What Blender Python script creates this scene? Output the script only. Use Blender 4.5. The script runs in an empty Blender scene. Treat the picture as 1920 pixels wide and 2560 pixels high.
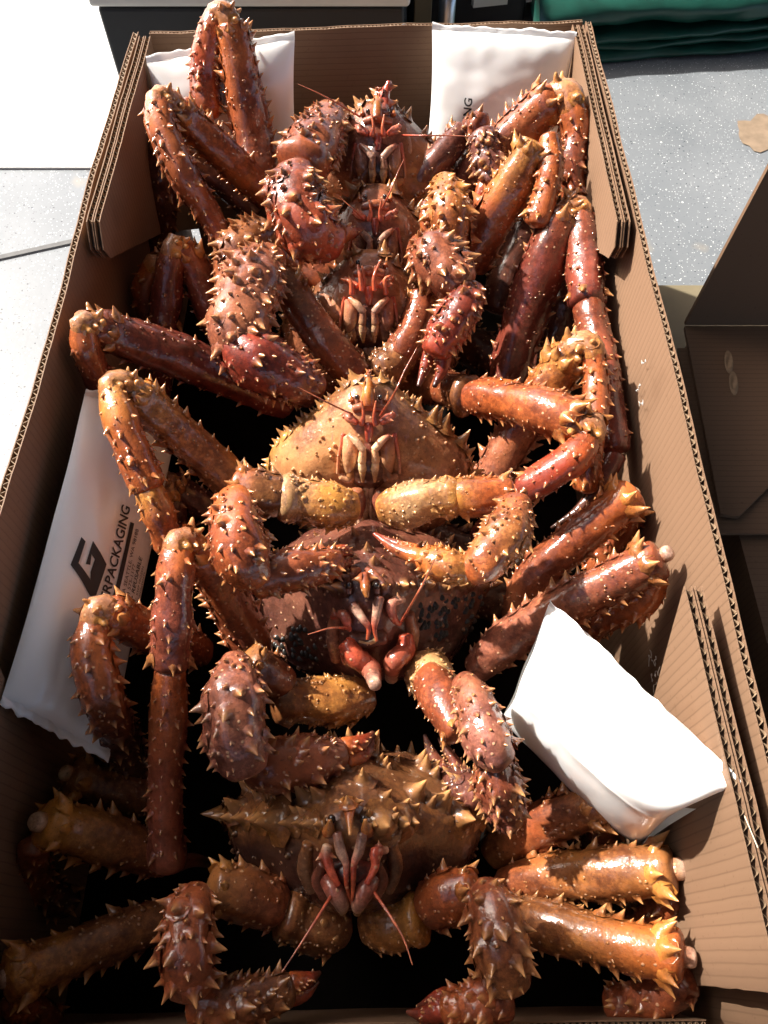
import bpy, math, random
import numpy as np
from mathutils import Vector, noise
from mathutils.bvhtree import BVHTree

random.seed(11)
scene = bpy.context.scene
COL = scene.collection

# ------------------------------------------------------------------ camera, sky, sun, exposure
cam_d = bpy.data.cameras.new('camera')
cam = bpy.data.objects.new('camera', cam_d)
COL.objects.link(cam)
EYE = Vector((0.0, 0.0, 0.84))
cam.location = EYE
cam.rotation_euler = (math.radians(30), 0, 0)
cam_d.sensor_fit = 'VERTICAL'
cam_d.sensor_height = 36.0
cam_d.lens = 36.0 * 1922 / 2560
cam_d.clip_start = 0.02
cam_d.clip_end = 200
scene.camera = cam

SUN_EL, SUN_AZ = math.radians(41), math.radians(-61)
SUN = Vector((math.sin(SUN_AZ) * math.cos(SUN_EL), math.cos(SUN_AZ) * math.cos(SUN_EL), math.sin(SUN_EL)))
world = bpy.data.worlds.new('World')
scene.world = world
world.use_nodes = True
wn = world.node_tree.nodes
sky = wn.new('ShaderNodeTexSky')
sky.sky_type = 'NISHITA'
sky.sun_disc = False
sky.sun_elevation = SUN_EL
sky.sun_rotation = SUN_AZ % (2 * math.pi)
sky.dust_density = 4.0
sky.ozone_density = .4
sky.air_density = .8
wbg = wn['Background']
world.node_tree.links.new(sky.outputs[0], wbg.inputs[0])
wbg.inputs[1].default_value = 0.12
sun_d = bpy.data.lights.new('sun', 'SUN')
sun_d.energy = 4.3
sun_d.angle = math.radians(1.2)
sun_d.color = (1.0, 0.95, 0.87)
sun_o = bpy.data.objects.new('sun', sun_d)
sun_o.rotation_euler = SUN.to_track_quat('Z', 'Y').to_euler()
sun_o.location = SUN * 5
COL.objects.link(sun_o)
scene.view_settings.view_transform = 'Standard'
scene.view_settings.look = 'None'
scene.view_settings.gamma = 1.0
scene.view_settings.exposure = 1.42

# ------------------------------------------------------------------ helpers
FPX = 1922.0
FW = Vector((0, .5, -.8660254)); UP = Vector((0, .8660254, .5)); RT = Vector((1, 0, 0))

def ray(u, v):
    return FW + RT * ((u - 960) / FPX) + UP * ((1280 - v) / FPX)

def P(u, v, z=None, y=None):
    """the point on the line of sight through photo pixel (u, v) that lies at height z (or at distance y)"""
    d = ray(u, v)
    t = (z - EYE.z) / d.z if y is None else y / d.y
    return EYE + d * t

def depth(p):
    return (p - EYE).dot(FW)

class MB:
    def __init__(self):
        self.v, self.f, self.c, self.t = [], [], [], []
    def add(self, vs, fs, col=(.3, .1, .05), tip=0.0):
        o = len(self.v)
        n = len(vs)
        self.v.extend(vs)
        self.f.extend([tuple(i + o for i in f) for f in fs])
        if isinstance(col, tuple):
            self.c.extend([col] * n)
        else:
            self.c.extend(col)
        if isinstance(tip, (int, float)):
            self.t.extend([tip] * n)
        else:
            self.t.extend(tip)
    def box(self, a, b, col=(.3, .1, .05)):
        x0, y0, z0 = a; x1, y1, z1 = b
        vs = [Vector(p) for p in ((x0, y0, z0), (x1, y0, z0), (x1, y1, z0), (x0, y1, z0), (x0, y0, z1), (x1, y0, z1), (x1, y1, z1), (x0, y1, z1))]
        self.add(vs, [(3, 2, 1, 0), (4, 5, 6, 7), (0, 1, 5, 4), (1, 2, 6, 5), (2, 3, 7, 6), (3, 0, 4, 7)], col)
    def prism(self, pts, thick, col=(.3, .1, .05)):
        """closed slab: polygon pts (3D, planar) extruded by vector thick"""
        n = len(pts)
        thick = Vector(thick)
        vs = [Vector(p) for p in pts] + [Vector(p) + thick for p in pts]
        fs = [tuple(range(n - 1, -1, -1)), tuple(range(n, 2 * n))] + [(i, (i + 1) % n, n + (i + 1) % n, n + i) for i in range(n)]
        self.add(vs, fs, col)
    def build(self, name, mat, parent=None, smooth=True, attrs=False):
        me = bpy.data.meshes.new(name)
        off = ROOTLOC.get(parent.name, Vector()) if parent else Vector()
        me.from_pydata([v - off for v in self.v], [], self.f)
        if attrs:
            a = me.attributes.new('shade', 'FLOAT_COLOR', 'POINT')
            a.data.foreach_set('color', np.array([(c[0], c[1], c[2], 1.0) for c in self.c], dtype=np.float32).ravel())
            b = me.attributes.new('tip', 'FLOAT', 'POINT')
            b.data.foreach_set('value', np.array(self.t, dtype=np.float32))
        if smooth:
            me.polygons.foreach_set('use_smooth', [True] * len(me.polygons))
        me.materials.append(mat)
        me.update()
        o = bpy.data.objects.new(name, me)
        COL.objects.link(o)
        if parent:
            o.parent = parent
            ROOTLOC[o.name] = off
        return o

ROOTLOC = {}

def tag(o, label=None, cat=None, group=None, kind=None):
    if label: o['label'] = label
    if cat: o['category'] = cat
    if group: o['group'] = group
    if kind: o['kind'] = kind
    return o

def thing(name, loc, label, cat, group=None):
    o = bpy.data.objects.new(name, None)
    o.empty_display_size = 0.02
    COL.objects.link(o)
    o.location = loc
    ROOTLOC[o.name] = Vector(loc)
    return tag(o, label, cat, group)

# ------------------------------------------------------------------ materials
def new_mat(name):
    m = bpy.data.materials.new(name)
    m.use_nodes = True
    nt = m.node_tree
    b = nt.nodes['Principled BSDF']
    return m, nt, b

def N(nt, typ, **kw):
    n = nt.nodes.new(typ)
    for k, v in kw.items():
        if k in n.inputs.keys():
            n.inputs[k].default_value = v
        else:
            setattr(n, k, v)
    return n

def L(nt, a, b):
    nt.links.new(a, b)

def ramp(nt, src, p0, p1, c0=(0, 0, 0, 1), c1=(1, 1, 1, 1)):
    r = nt.nodes.new('ShaderNodeValToRGB')
    r.color_ramp.elements[0].position = p0; r.color_ramp.elements[0].color = c0
    r.color_ramp.elements[1].position = p1; r.color_ramp.elements[1].color = c1
    L(nt, src, r.inputs[0])
    return r

def mixc(nt, fac, a, b, mode='MIX'):
    m = nt.nodes.new('ShaderNodeMix')
    m.data_type = 'RGBA'; m.blend_type = mode
    for s, x in ((m.inputs[0], fac), (m.inputs[6], a), (m.inputs[7], b)):
        if hasattr(x, 'links'):
            L(nt, x, s)
        else:
            s.default_value = x
    return m.outputs[2]

def make_shell():
    m, nt, b = new_mat('crab_shell')
    tc = N(nt, 'ShaderNodeTexCoord')
    at = N(nt, 'ShaderNodeAttribute', attribute_name='shade')
    tp = N(nt, 'ShaderNodeAttribute', attribute_name='tip')
    n1 = N(nt, 'ShaderNodeTexNoise', Scale=55.0, Detail=6.0, Roughness=.62); L(nt, tc.outputs['Object'], n1.inputs['Vector'])
    n2 = N(nt, 'ShaderNodeTexNoise', Scale=420.0, Detail=3.0); L(nt, tc.outputs['Object'], n2.inputs['Vector'])
    n3 = N(nt, 'ShaderNodeTexNoise', Scale=16.0, Detail=3.0); L(nt, tc.outputs['Object'], n3.inputs['Vector'])
    vo = N(nt, 'ShaderNodeTexVoronoi', Scale=155.0); vo.inputs['Randomness'].default_value = 1.0
    L(nt, tc.outputs['Object'], vo.inputs['Vector'])
    f1 = ramp(nt, n1.outputs[0], .36, .70)
    c = mixc(nt, f1.outputs[0], at.outputs['Color'], (.42, .31, .26, 1), 'MULTIPLY')
    n6 = N(nt, 'ShaderNodeTexNoise', Scale=190.0, Detail=5.0, Roughness=.7); L(nt, tc.outputs['Object'], n6.inputs['Vector'])
    f6 = ramp(nt, n6.outputs[0], .44, .62)
    c = mixc(nt, f6.outputs[0], mixc(nt, 1.0, c, (.68, .62, .60, 1), 'MULTIPLY'), mixc(nt, 1.0, c, (1.25, 1.22, 1.15, 1), 'MULTIPLY'))
    # blotches of warmer shell
    f3 = ramp(nt, n3.outputs[0], .50, .70)
    warm = mixc(nt, 1.0, at.outputs['Color'], (1.7, 1.75, 1.3, 1), 'MULTIPLY')
    mm = N(nt, 'ShaderNodeMath', operation='MULTIPLY'); L(nt, f3.outputs[0], mm.inputs[0]); mm.inputs[1].default_value = .55
    c = mixc(nt, mm.outputs[0], c, warm)
    # fine dark pepper specks
    f2 = ramp(nt, n2.outputs[0], .60, .70)
    m2 = N(nt, 'ShaderNodeMath', operation='MULTIPLY'); L(nt, f2.outputs[0], m2.inputs[0]); m2.inputs[1].default_value = .45
    c = mixc(nt, m2.outputs[0], c, (.035, .014, .010, 1))
    # pale raised dots
    dots = ramp(nt, vo.outputs['Distance'], .10, .24, (1, 1, 1, 1), (0, 0, 0, 1))
    keep = ramp(nt, vo.outputs['Color'], .52, .58)
    dm = N(nt, 'ShaderNodeMath', operation='MULTIPLY'); L(nt, dots.outputs[0], dm.inputs[0]); L(nt, keep.outputs[0], dm.inputs[1])
    dm2 = N(nt, 'ShaderNodeMath', operation='MULTIPLY'); L(nt, dm.outputs[0], dm2.inputs[0]); dm2.inputs[1].default_value = .85
    c = mixc(nt, dm2.outputs[0], c, (.62, .36, .20, 1))
    # horn-coloured spine tips
    tr = ramp(nt, tp.outputs['Fac'], .0, 1.0)
    tr.color_ramp.elements.new(.45).color = (.45, .45, .45, 1)
    c = mixc(nt, tr.outputs[0], c, (.58, .285, .10, 1))
    L(nt, c, b.inputs['Base Color'])
    rr = N(nt, 'ShaderNodeMapRange'); rr.inputs['To Min'].default_value = .42; rr.inputs['To Max'].default_value = .75
    L(nt, n1.outputs[0], rr.inputs[0]); L(nt, rr.outputs[0], b.inputs['Roughness'])
    b.inputs['Coat Weight'].default_value = 1.0
    b.inputs['Specular IOR Level'].default_value = .22
    b.inputs['Coat Roughness'].default_value = .12
    b.inputs['Coat IOR'].default_value = 1.55
    b.inputs['Subsurface Weight'].default_value = .12
    b.inputs['Subsurface Radius'].default_value = (1.0, .32, .16)
    b.inputs['Subsurface Scale'].default_value = .004
    bp1 = N(nt, 'ShaderNodeBump', Strength=.5, Distance=.0024); L(nt, n1.outputs[0], bp1.inputs['Height'])
    bp2 = N(nt, 'ShaderNodeBump', Strength=.6, Distance=.0010); L(nt, dm.outputs[0], bp2.inputs['Height']); L(nt, bp1.outputs[0], bp2.inputs['Normal'])
    bp3 = N(nt, 'ShaderNodeBump', Strength=.5, Distance=.0007); L(nt, n6.outputs[0], bp3.inputs['Height']); L(nt, bp2.outputs[0], bp3.inputs['Normal'])
    L(nt, bp3.outputs[0], b.inputs['Normal'])
    n5 = N(nt, 'ShaderNodeTexNoise', Scale=85.0, Detail=3.0, Roughness=.5); L(nt, tc.outputs['Object'], n5.inputs['Vector'])
    bp4 = N(nt, 'ShaderNodeBump', Strength=.55, Distance=.0022); L(nt, n5.outputs[0], bp4.inputs['Height']); L(nt, bp1.outputs[0], bp4.inputs['Normal'])
    L(nt, bp4.outputs[0], b.inputs['Coat Normal'])
    return m

def make_plain(name, col, rough=.5, coat=0.0, bump=0.0, scale=60, var=.25, metal=0.0):
    m, nt, b = new_mat(name)
    tc = N(nt, 'ShaderNodeTexCoord')
    n1 = N(nt, 'ShaderNodeTexNoise', Scale=float(scale), Detail=5.0); L(nt, tc.outputs['Object'], n1.inputs['Vector'])
    f = ramp(nt, n1.outputs[0], .3, .75)
    k = 1 - var
    L(nt, mixc(nt, f.outputs[0], (*col, 1), (col[0] * k, col[1] * k, col[2] * k, 1)), b.inputs['Base Color'])
    b.inputs['Roughness'].default_value = rough
    b.inputs['Coat Weight'].default_value = coat
    b.inputs['Coat Roughness'].default_value = .08
    b.inputs['Metallic'].default_value = metal
    if bump:
        bp = N(nt, 'ShaderNodeBump', Strength=bump, Distance=.002); L(nt, n1.outputs[0], bp.inputs['Height']); L(nt, bp.outputs[0], b.inputs['Normal'])
    return m

def make_card(name, axis, col=(.235, .140, .085)):
    """cardboard: faint lines where the flutes show through, running across `axis`"""
    m, nt, b = new_mat(name)
    tc = N(nt, 'ShaderNodeTexCoord')
    w = N(nt, 'ShaderNodeTexWave', wave_type='BANDS', bands_direction=axis, Scale=44.0, Distortion=.5)
    w.inputs['Detail'].default_value = 1.0
    L(nt, tc.outputs['Object'], w.inputs['Vector'])
    n1 = N(nt, 'ShaderNodeTexNoise', Scale=9.0, Detail=5.0); L(nt, tc.outputs['Object'], n1.inputs['Vector'])
    mp = N(nt, 'ShaderNodeMapping')
    mp.inputs['Scale'].default_value = (300, 22, 300) if axis == 'Z' else (300, 300, 22)
    if axis == 'Z': mp.inputs['Scale'].default_value = (22, 300, 300)
    L(nt, tc.outputs['Object'], mp.inputs['Vector'])
    n2 = N(nt, 'ShaderNodeTexNoise', Scale=1.0, Detail=3.0); L(nt, mp.outputs[0], n2.inputs['Vector'])
    n3 = N(nt, 'ShaderNodeTexNoise', Scale=2.5, Detail=2.0); L(nt, tc.outputs['Object'], n3.inputs['Vector'])
    lines = ramp(nt, w.outputs[0], .0, .10, (1, 1, 1, 1), (0, 0, 0, 1))
    lm = N(nt, 'ShaderNodeMath', operation='MULTIPLY'); L(nt, lines.outputs[0], lm.inputs[0]); L(nt, n1.outputs[0], lm.inputs[1])
    c = mixc(nt, ramp(nt, n3.outputs[0], .3, .7).outputs[0], (*col, 1), (col[0] * .80, col[1] * .79, col[2] * .78, 1))
    c = mixc(nt, lm.outputs[0], c, (col[0] * .45, col[1] * .42, col[2] * .4, 1))
    st = ramp(nt, n1.outputs[0], .60, .72)
    sm = N(nt, 'ShaderNodeMath', operation='MULTIPLY'); L(nt, st.outputs[0], sm.inputs[0]); sm.inputs[1].default_value = .55
    c = mixc(nt, sm.outputs[0], c, (col[0] * .62, col[1] * .58, col[2] * .55, 1))
    mp2 = N(nt, 'ShaderNodeMapping'); mp2.inputs['Scale'].default_value = (7, 16, 34); mp2.inputs['Rotation'].default_value = (.5, .2, .4)
    L(nt, tc.outputs['Object'], mp2.inputs['Vector'])
    n7 = N(nt, 'ShaderNodeTexNoise', Scale=1.6, Detail=7.0, Roughness=.68); L(nt, mp2.outputs[0], n7.inputs['Vector'])
    sc = ramp(nt, n7.outputs[0], .68, .74)
    sm2 = N(nt, 'ShaderNodeMath', operation='MULTIPLY'); L(nt, sc.outputs[0], sm2.inputs[0]); sm2.inputs[1].default_value = .45
    c = mixc(nt, sm2.outputs[0], c, (min(1, col[0] * 1.9), min(1, col[1] * 1.95), min(1, col[2] * 2.0), 1))
    n8 = N(nt, 'ShaderNodeTexNoise', Scale=260.0, Detail=2.0); L(nt, tc.outputs['Object'], n8.inputs['Vector'])
    pk_ = ramp(nt, n8.outputs[0], .66, .72)
    sm3 = N(nt, 'ShaderNodeMath', operation='MULTIPLY'); L(nt, pk_.outputs[0], sm3.inputs[0]); sm3.inputs[1].default_value = .4
    c = mixc(nt, sm3.outputs[0], c, (col[0] * .5, col[1] * .45, col[2] * .4, 1))
    L(nt, c, b.inputs['Base Color'])
    b.inputs['Roughness'].default_value = .62
    b.inputs['Specular IOR Level'].default_value = .3
    bp = N(nt, 'ShaderNodeBump', Strength=.10, Distance=.0008); L(nt, w.outputs[0], bp.inputs['Height'])
    bp2 = N(nt, 'ShaderNodeBump', Strength=.08, Distance=.001); L(nt, n2.outputs[0], bp2.inputs['Height']); L(nt, bp.outputs[0], bp2.inputs['Normal'])
    L(nt, bp2.outputs[0], b.inputs['Normal'])
    return m

def make_floor():
    m, nt, b = new_mat('flake_floor')
    tc = N(nt, 'ShaderNodeTexCoord')
    n1 = N(nt, 'ShaderNodeTexNoise', Scale=5.0, Detail=6.0); L(nt, tc.outputs['Object'], n1.inputs['Vector'])
    c = mixc(nt, ramp(nt, n1.outputs[0], .3, .7).outputs[0], (.195, .21, .225, 1), (.135, .15, .165, 1))
    for sc, thr, col, cut in ((190, .16, (.80, .81, .81, 1), .80), (150, .20, (.05, .055, .065, 1), .80), (260, .22, (.08, .085, .10, 1), .72), (95, .13, (.80, .80, .78, 1), .86), (330, .24, (.55, .56, .57, 1), .70)):
        v = N(nt, 'ShaderNodeTexVoronoi', Scale=float(sc)); L(nt, tc.outputs['Object'], v.inputs['Vector'])
        d = ramp(nt, v.outputs['Distance'], thr, thr + .06, (1, 1, 1, 1), (0, 0, 0, 1))
        k = ramp(nt, v.outputs['Color'], cut, cut + .02)
        mm = N(nt, 'ShaderNodeMath', operation='MULTIPLY'); L(nt, d.outputs[0], mm.inputs[0]); L(nt, k.outputs[0], mm.inputs[1])
        c = mixc(nt, mm.outputs[0], c, col)
    n2 = N(nt, 'ShaderNodeTexNoise', Scale=3.2, Detail=4.0, Roughness=.6); L(nt, tc.outputs['Object'], n2.inputs['Vector'])
    st = ramp(nt, n2.outputs[0], .66, .70)
    sm = N(nt, 'ShaderNodeMath', operation='MULTIPLY'); L(nt, st.outputs[0], sm.inputs[0]); sm.inputs[1].default_value = .5
    c = mixc(nt, sm.outputs[0], c, (.30, .26, .20, 1))
    L(nt, c, b.inputs['Base Color'])
    r = N(nt, 'ShaderNodeMapRange'); r.inputs['To Min'].default_value = .42; r.inputs['To Max'].default_value = .56
    L(nt, n1.outputs[0], r.inputs[0]); L(nt, r.outputs[0], b.inputs['Roughness'])
    b.inputs['Specular IOR Level'].default_value = .42
    b.inputs['Coat Weight'].default_value = .12
    b.inputs['Coat Roughness'].default_value = .42
    n4 = N(nt, 'ShaderNodeTexNoise', Scale=90.0, Detail=4.0); L(nt, tc.outputs['Object'], n4.inputs['Vector'])
    bp = N(nt, 'ShaderNodeBump', Strength=.25, Distance=.0012); L(nt, n4.outputs[0], bp.inputs['Height']); L(nt, bp.outputs[0], b.inputs['Normal'])
    return m

SHELL = make_shell()
EYEM = make_plain('eye_black', (.012, .010, .010), .12, 1.0, 0, 60, .2)
CARD_SIDE = make_card('cardboard_side', 'Y')
CARD_END = make_card('cardboard_end', 'Z')
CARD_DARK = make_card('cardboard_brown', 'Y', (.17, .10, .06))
STAIN = make_plain('brown_stain', (.26, .19, .13), .6, 0, .2, 60, .35)
BLOCKER = make_plain('blocker_grey', (.20, .18, .16), .8, 0, .2, 8, .15)  # for the added light blockers, dark to limit bounce
GAP_SHADE = make_plain('gap_shade', (.009, .007, .006), 1.0, .0, .1, 40, .5)  # base panel: shade between the crabs put in as a near-black colour
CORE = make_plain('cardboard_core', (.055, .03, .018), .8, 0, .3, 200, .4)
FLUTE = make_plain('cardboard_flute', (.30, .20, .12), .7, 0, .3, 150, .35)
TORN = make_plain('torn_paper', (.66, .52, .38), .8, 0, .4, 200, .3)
GAP_SHADE.node_tree.nodes['Principled BSDF'].inputs['Specular IOR Level'].default_value = .05
FLOOR = make_floor()
APRON = make_plain('pale_concrete', (.66, .66, .65), .6, 0, .3, 40, .12)
JOINT = make_plain('floor_seam', (.10, .10, .10), .7, 0, .3, 60, .3)
BLACK = make_plain('black_plastic', (.012, .014, .017), .5, 0, .2, 30, .3)
WHITEP = make_plain('white_paint', (.70, .72, .68), .4, 0, .1, 12, .1)
STEEL = make_plain('steel_tube', (.55, .56, .57), .32, 0, .1, 30, .1, 1.0)
WOOD = make_plain('plywood', (.23, .19, .115), .6, 0, .2, 12, .35)
GREEN = make_plain('green_tarp', (.006, .062, .045), .42, 0, .35, 26, .45)
FILM = make_plain('white_film', (.88, .875, .86), .30, .35, .12, 24, .03)
fb_ = FILM.node_tree.nodes['Principled BSDF'].inputs
fb_['Subsurface Weight'].default_value = .35; fb_['Subsurface Radius'].default_value = (1, .9, .8); fb_['Subsurface Scale'].default_value = .012
INK = make_plain('black_ink', (.02, .02, .022), .5, 0, 0, 60, .1)
LINT = make_plain('white_lint', (.75, .75, .73), .8)
EGG = make_plain('black_egg', (.016, .013, .010), .42, .12, .1, 300, .3)

# ------------------------------------------------------------------ setting: floor
mb = MB(); mb.add([Vector(p) for p in ((-40, -40, 0), (40, -40, 0), (40, 40, 0), (-40, 40, 0))], [(0, 1, 2, 3)])
tag(mb.build('floor', FLOOR, smooth=False), 'grey garage floor with white and dark flakes', None, None, 'structure')
mb = MB(); mb.box((-30, 1.157, -.05), (-.43, 30, .004))
tag(mb.build('pavement', APRON, smooth=False), 'pale concrete outside glaring in the sun', None, None, 'structure')
a, b_ = P(-60, 655, .003), P(190, 600, .003)
d = (b_ - a).normalized(); nrm = Vector((-d.y, d.x, 0)) * .0045
mb = MB(); mb.add([a - d * 3 - nrm, b_ + d * .0 - nrm, b_ + nrm, a - d * 3 + nrm], [(0, 1, 2, 3)])
tag(mb.build('floor_joint', JOINT, smooth=False), 'dark joint running across the floor', None, None, 'structure')

m = MB(); m.box((-.85, -6, 2.6), (6, 7, 2.75)); tag(m.build('added_roof', BLOCKER, smooth=False), 'unseen slab added overhead to hold back sky light', None, None, 'structure')  # unseen slab, added out of frame to cut the sky fill
m = MB(); m.box((-1.85, -6, -.01), (-1.75, 1.07, 2.6)); tag(m.build('wall', BLOCKER, smooth=False), 'unseen wall added to shade the near end of the box', None, None, 'structure')  # added out of frame; its edge sets where shade falls on the crabs

m = MB(); cst = P(1905, 335, .0015); vs = []
for i in range(26):
    a = 2 * math.pi * i / 26; r_ = .042 * (1 + .45 * noise.noise(Vector((math.cos(a) * 1.3, math.sin(a) * 1.3, 4))) + .2 * noise.noise(Vector((math.cos(a) * 4, math.sin(a) * 4, 7))))
    vs.append(cst + Vector((math.cos(a) * r_, math.sin(a) * r_ * 1.25, 0)))
m.add(vs, [tuple(range(26))]); tag(m.build('floor_stain', STAIN, smooth=False), 'brown stain on the grey floor', None, None, 'structure')

# ------------------------------------------------------------------ cardboard box
box = thing('cardboard_box', (-.024, .46, 0), 'long open brown cardboard box packed with crabs, standing on the grey floor', 'cardboard box')
XL, XR, ZR = -.295, .246, .34

def corrugated(parent, name, a, b, ztop, zbot, inward, mat, thick=.0065, pitch=.0085, bow=0.0, seed=0, sag=0.0):
    """double-faced corrugated panel from a to b (xy), with an uneven top edge and the fluting showing in it"""
    a, b = Vector((*a, 0)), Vector((*b, 0))
    d = b - a; ln = d.length; n = max(8, int(ln / .012))
    inw = Vector((*inward, 0)).normalized()
    def top(s):
        return ztop + .0016 * noise.noise(Vector((s * ln * 18, seed, 3))) + .0026 * noise.noise(Vector((s * ln * 5, seed, 8))) + .0014 * min(0, noise.noise(Vector((s * ln * 45, seed, 9)))) - sag * math.exp(-((s - .5) / .16) ** 2)
    def base(s):
        return a + d * s + inw * (bow * math.sin(math.pi * s) + .0012 * noise.noise(Vector((s * ln * 9, seed + 5, 1))))
    def slab(mbx, o0, o1, dz):
        vs = []
        for i in range(n + 1):
            s = i / n; p = base(s); zt = top(s) - dz
            for off, z in ((o0, zbot), (o1, zbot), (o1, zt), (o0, zt)):
                q = p + inw * off; vs.append(Vector((q.x, q.y, z)))
        fs = []
        for i in range(n):
            k = i * 4
            fs += [(k, k + 4, k + 5, k + 1), (k + 1, k + 5, k + 6, k + 2), (k + 2, k + 6, k + 7, k + 3), (k + 3, k + 7, k + 4, k)]
        fs += [(0, 1, 2, 3), (4 * n + 3, 4 * n + 2, 4 * n + 1, 4 * n)]
        mbx.add(vs, fs)
    m = MB(); slab(m, 0, .0009, 0.0004); slab(m, thick - .0009, thick, 0)
    pan = m.build(name, mat, parent, smooth=False)
    m = MB(); slab(m, .001, thick - .001, .0055); m.build('inner_core', CORE, pan, smooth=False)
    m = MB(); vs = []; nn = int(ln / pitch * 8)
    for i in range(nn + 1):
        s = i / nn; p = base(s)
        off = thick / 2 + (thick / 2 - .0011) * math.sin(s * ln / pitch * 2 * math.pi + .6 * noise.noise(Vector((s * ln * 40, seed, 2))) + 3.2 * noise.noise(Vector((s * ln * 11, seed, 4))))
        q = p + inw * off
        zt = top(s) - .0008 - .001 * abs(noise.noise(Vector((s * ln * 90, seed, 6))))
        for e in (-.00035, .00035):
            r = q + d.normalized() * e
            vs += [Vector((r.x, r.y, zt - .006)), Vector((r.x, r.y, zt))]
    fs = []
    for i in range(nn):
        k = i * 4
        fs += [(k, k + 4, k + 5, k + 1), (k + 2, k + 3, k + 7, k + 6), (k + 1, k + 5, k + 7, k + 3)]
    m.add(vs, fs); m.build('corrugation', FLUTE, pan, smooth=True)
    return pan

corrugated(box, 'side_wall', (XL, -.07), (XL, .940), ZR, .012, (1, 0), CARD_SIDE, bow=-.003, seed=1, sag=.012)
right_wall = corrugated(box, 'side_wall', (XR, -.07), (XR, .962), ZR, .012, (-1, 0), CARD_SIDE, bow=-.003, seed=2)
far_wall = corrugated(box, 'end_wall', (XL + .02, .9405), (XR - .01, .9655), ZR + .001, .012, (0, -1), CARD_END, pitch=.0045, seed=3, thick=.006)
corrugated(box, 'end_wall', (XL + .008, -.066), (XR - .008, -.066), ZR - .004, .012, (0, 1), CARD_END, pitch=.0045, seed=4, thick=.006)
corrugated(box, 'end_flap', (XL + .012, -.050), (XR - .022, -.044), .200, .03, (0, 1), CARD_END, pitch=.0045, seed=6, thick=.006)
m = MB(); m.box((XL, -.07, .006), (XR, .962, .012)); m.build('base_panel', GAP_SHADE, box, smooth=False)

def wing(poly, x0, lean, inward, name='corner_flap', layers=2, seed=0):
    """flap folded along the side wall: polygon in (y, z); x follows x0 + lean*(y)"""
    def X(y, z, off):
        return Vector((x0 + lean[0] * (y - poly[0][0]) + lean[1] * (z - .34) + off * inward + .001 * noise.noise(Vector((y * 12, z * 12, seed))), y, z))
    fl = None
    # subdivide the outline so its edge is a little uneven
    pts = []
    for i in range(len(poly)):
        p, q = poly[i], poly[(i + 1) % len(poly)]
        k = max(1, int(math.hypot(q[0] - p[0], q[1] - p[1]) / .012))
        for j in range(k):
            t = j / k
            y = p[0] + (q[0] - p[0]) * t; z = p[1] + (q[1] - p[1]) * t
            pts.append((y + .0008 * noise.noise(Vector((y * 90, z * 90, seed))), z + .0008 * noise.noise(Vector((z * 90, y * 90, seed + 4)))))
    cy = sum(p[0] for p in pts) / len(pts); cz = sum(p[1] for p in pts) / len(pts)
    for l in range(layers):
        o = l * .0072
        m = MB()
        for oo, th in ((o, .0009), (o + .0051, .0009)):
            A = [X(y, z, oo) for y, z in pts]; B = [X(y, z, oo + th) for y, z in pts]
            k = len(A)
            m.add(A + B, [tuple(range(k)), tuple(range(2 * k - 1, k - 1, -1))] + [(i, k + i, k + (i + 1) % k, (i + 1) % k) for i in range(k)])
        f = m.build(name if fl is None else 'flap_layer', CARD_SIDE, box if fl is None else fl, smooth=False)
        if fl is None: fl = f
        m = MB()
        ins = [(y + (cy - y) * .022, z + (cz - z) * .03) for y, z in pts]
        A = [X(y, z, o + .0011) for y, z in ins]; B = [X(y, z, o + .0049) for y, z in ins]; k = len(A)
        m.add(A + B, [tuple(range(k)), tuple(range(2 * k - 1, k - 1, -1))] + [(i, k + i, k + (i + 1) % k, (i + 1) % k) for i in range(k)])
        m.build('inner_core', CORE, fl, smooth=False)
        # fluting along the top edge
        m = MB(); vs = []
        y0, y1 = poly[0][0], poly[1][0]; z0, z1 = poly[0][1], poly[1][1]
        nn = int(abs(y1 - y0) / .0085 * 8)
        for i in range(nn + 1):
            t = i / nn; y = y0 + (y1 - y0) * t; z = z0 + (z1 - z0) * t
            q = X(y, z - .0006, o + .003 + .0019 * math.sin(t * abs(y1 - y0) / .0085 * 2 * math.pi))
            vs += [q - Vector((0, 0, .006)), q]
        m.add(vs, [(2 * i, 2 * i + 2, 2 * i + 3, 2 * i + 1) for i in range(nn)])
        m.build('corrugation', FLUTE, fl)
    return fl

wing([(.925, .343), (.607, .343), (.592, .322), (.600, .305), (.775, .19), (.925, .07)], XL + .0105, (0, 0), 1, seed=1)
wing([(.950, .343), (.607, .343), (.592, .325), (.600, .305), (.775, .19), (.950, .07)], XR - .0105, (0, 0), -1, seed=2)
wr = wing([(.228, .340), (-.018, .340), (-.018, .03), (.10, .05), (.165, .20)], .2265, (-.02, -.02), -1, seed=3)
wing([(.200, .336), (-.018, .336), (-.018, .03), (.10, .06), (.150, .22)], XL + .0085, (.01, .0), 1, seed=4, layers=1)

# torn paper strips and lint on the right-hand panels
def strip(pts, w, parent, lift, name, mat, seed):
    m = MB(); vs = []
    for i, p in enumerate(pts):
        ww = w * (.35 + .65 * math.sin(math.pi * (i + .4) / len(pts))) * (1 + .5 * noise.noise(Vector((i * .9, seed, 0))))
        vs += [p + Vector((-lift, ww * .35, ww)), p + Vector((-lift * 1.5, -ww * .35, -ww)), p + Vector((0, 0, 0))]
    fs = []
    for i in range(len(pts) - 1):
        k = 3 * i
        fs += [(k, k + 3, k + 4, k + 1), (k, k + 2, k + 5, k + 3), (k + 1, k + 4, k + 5, k + 2)]
    m.add(vs, fs); return m.build(name, mat, parent)

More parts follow.
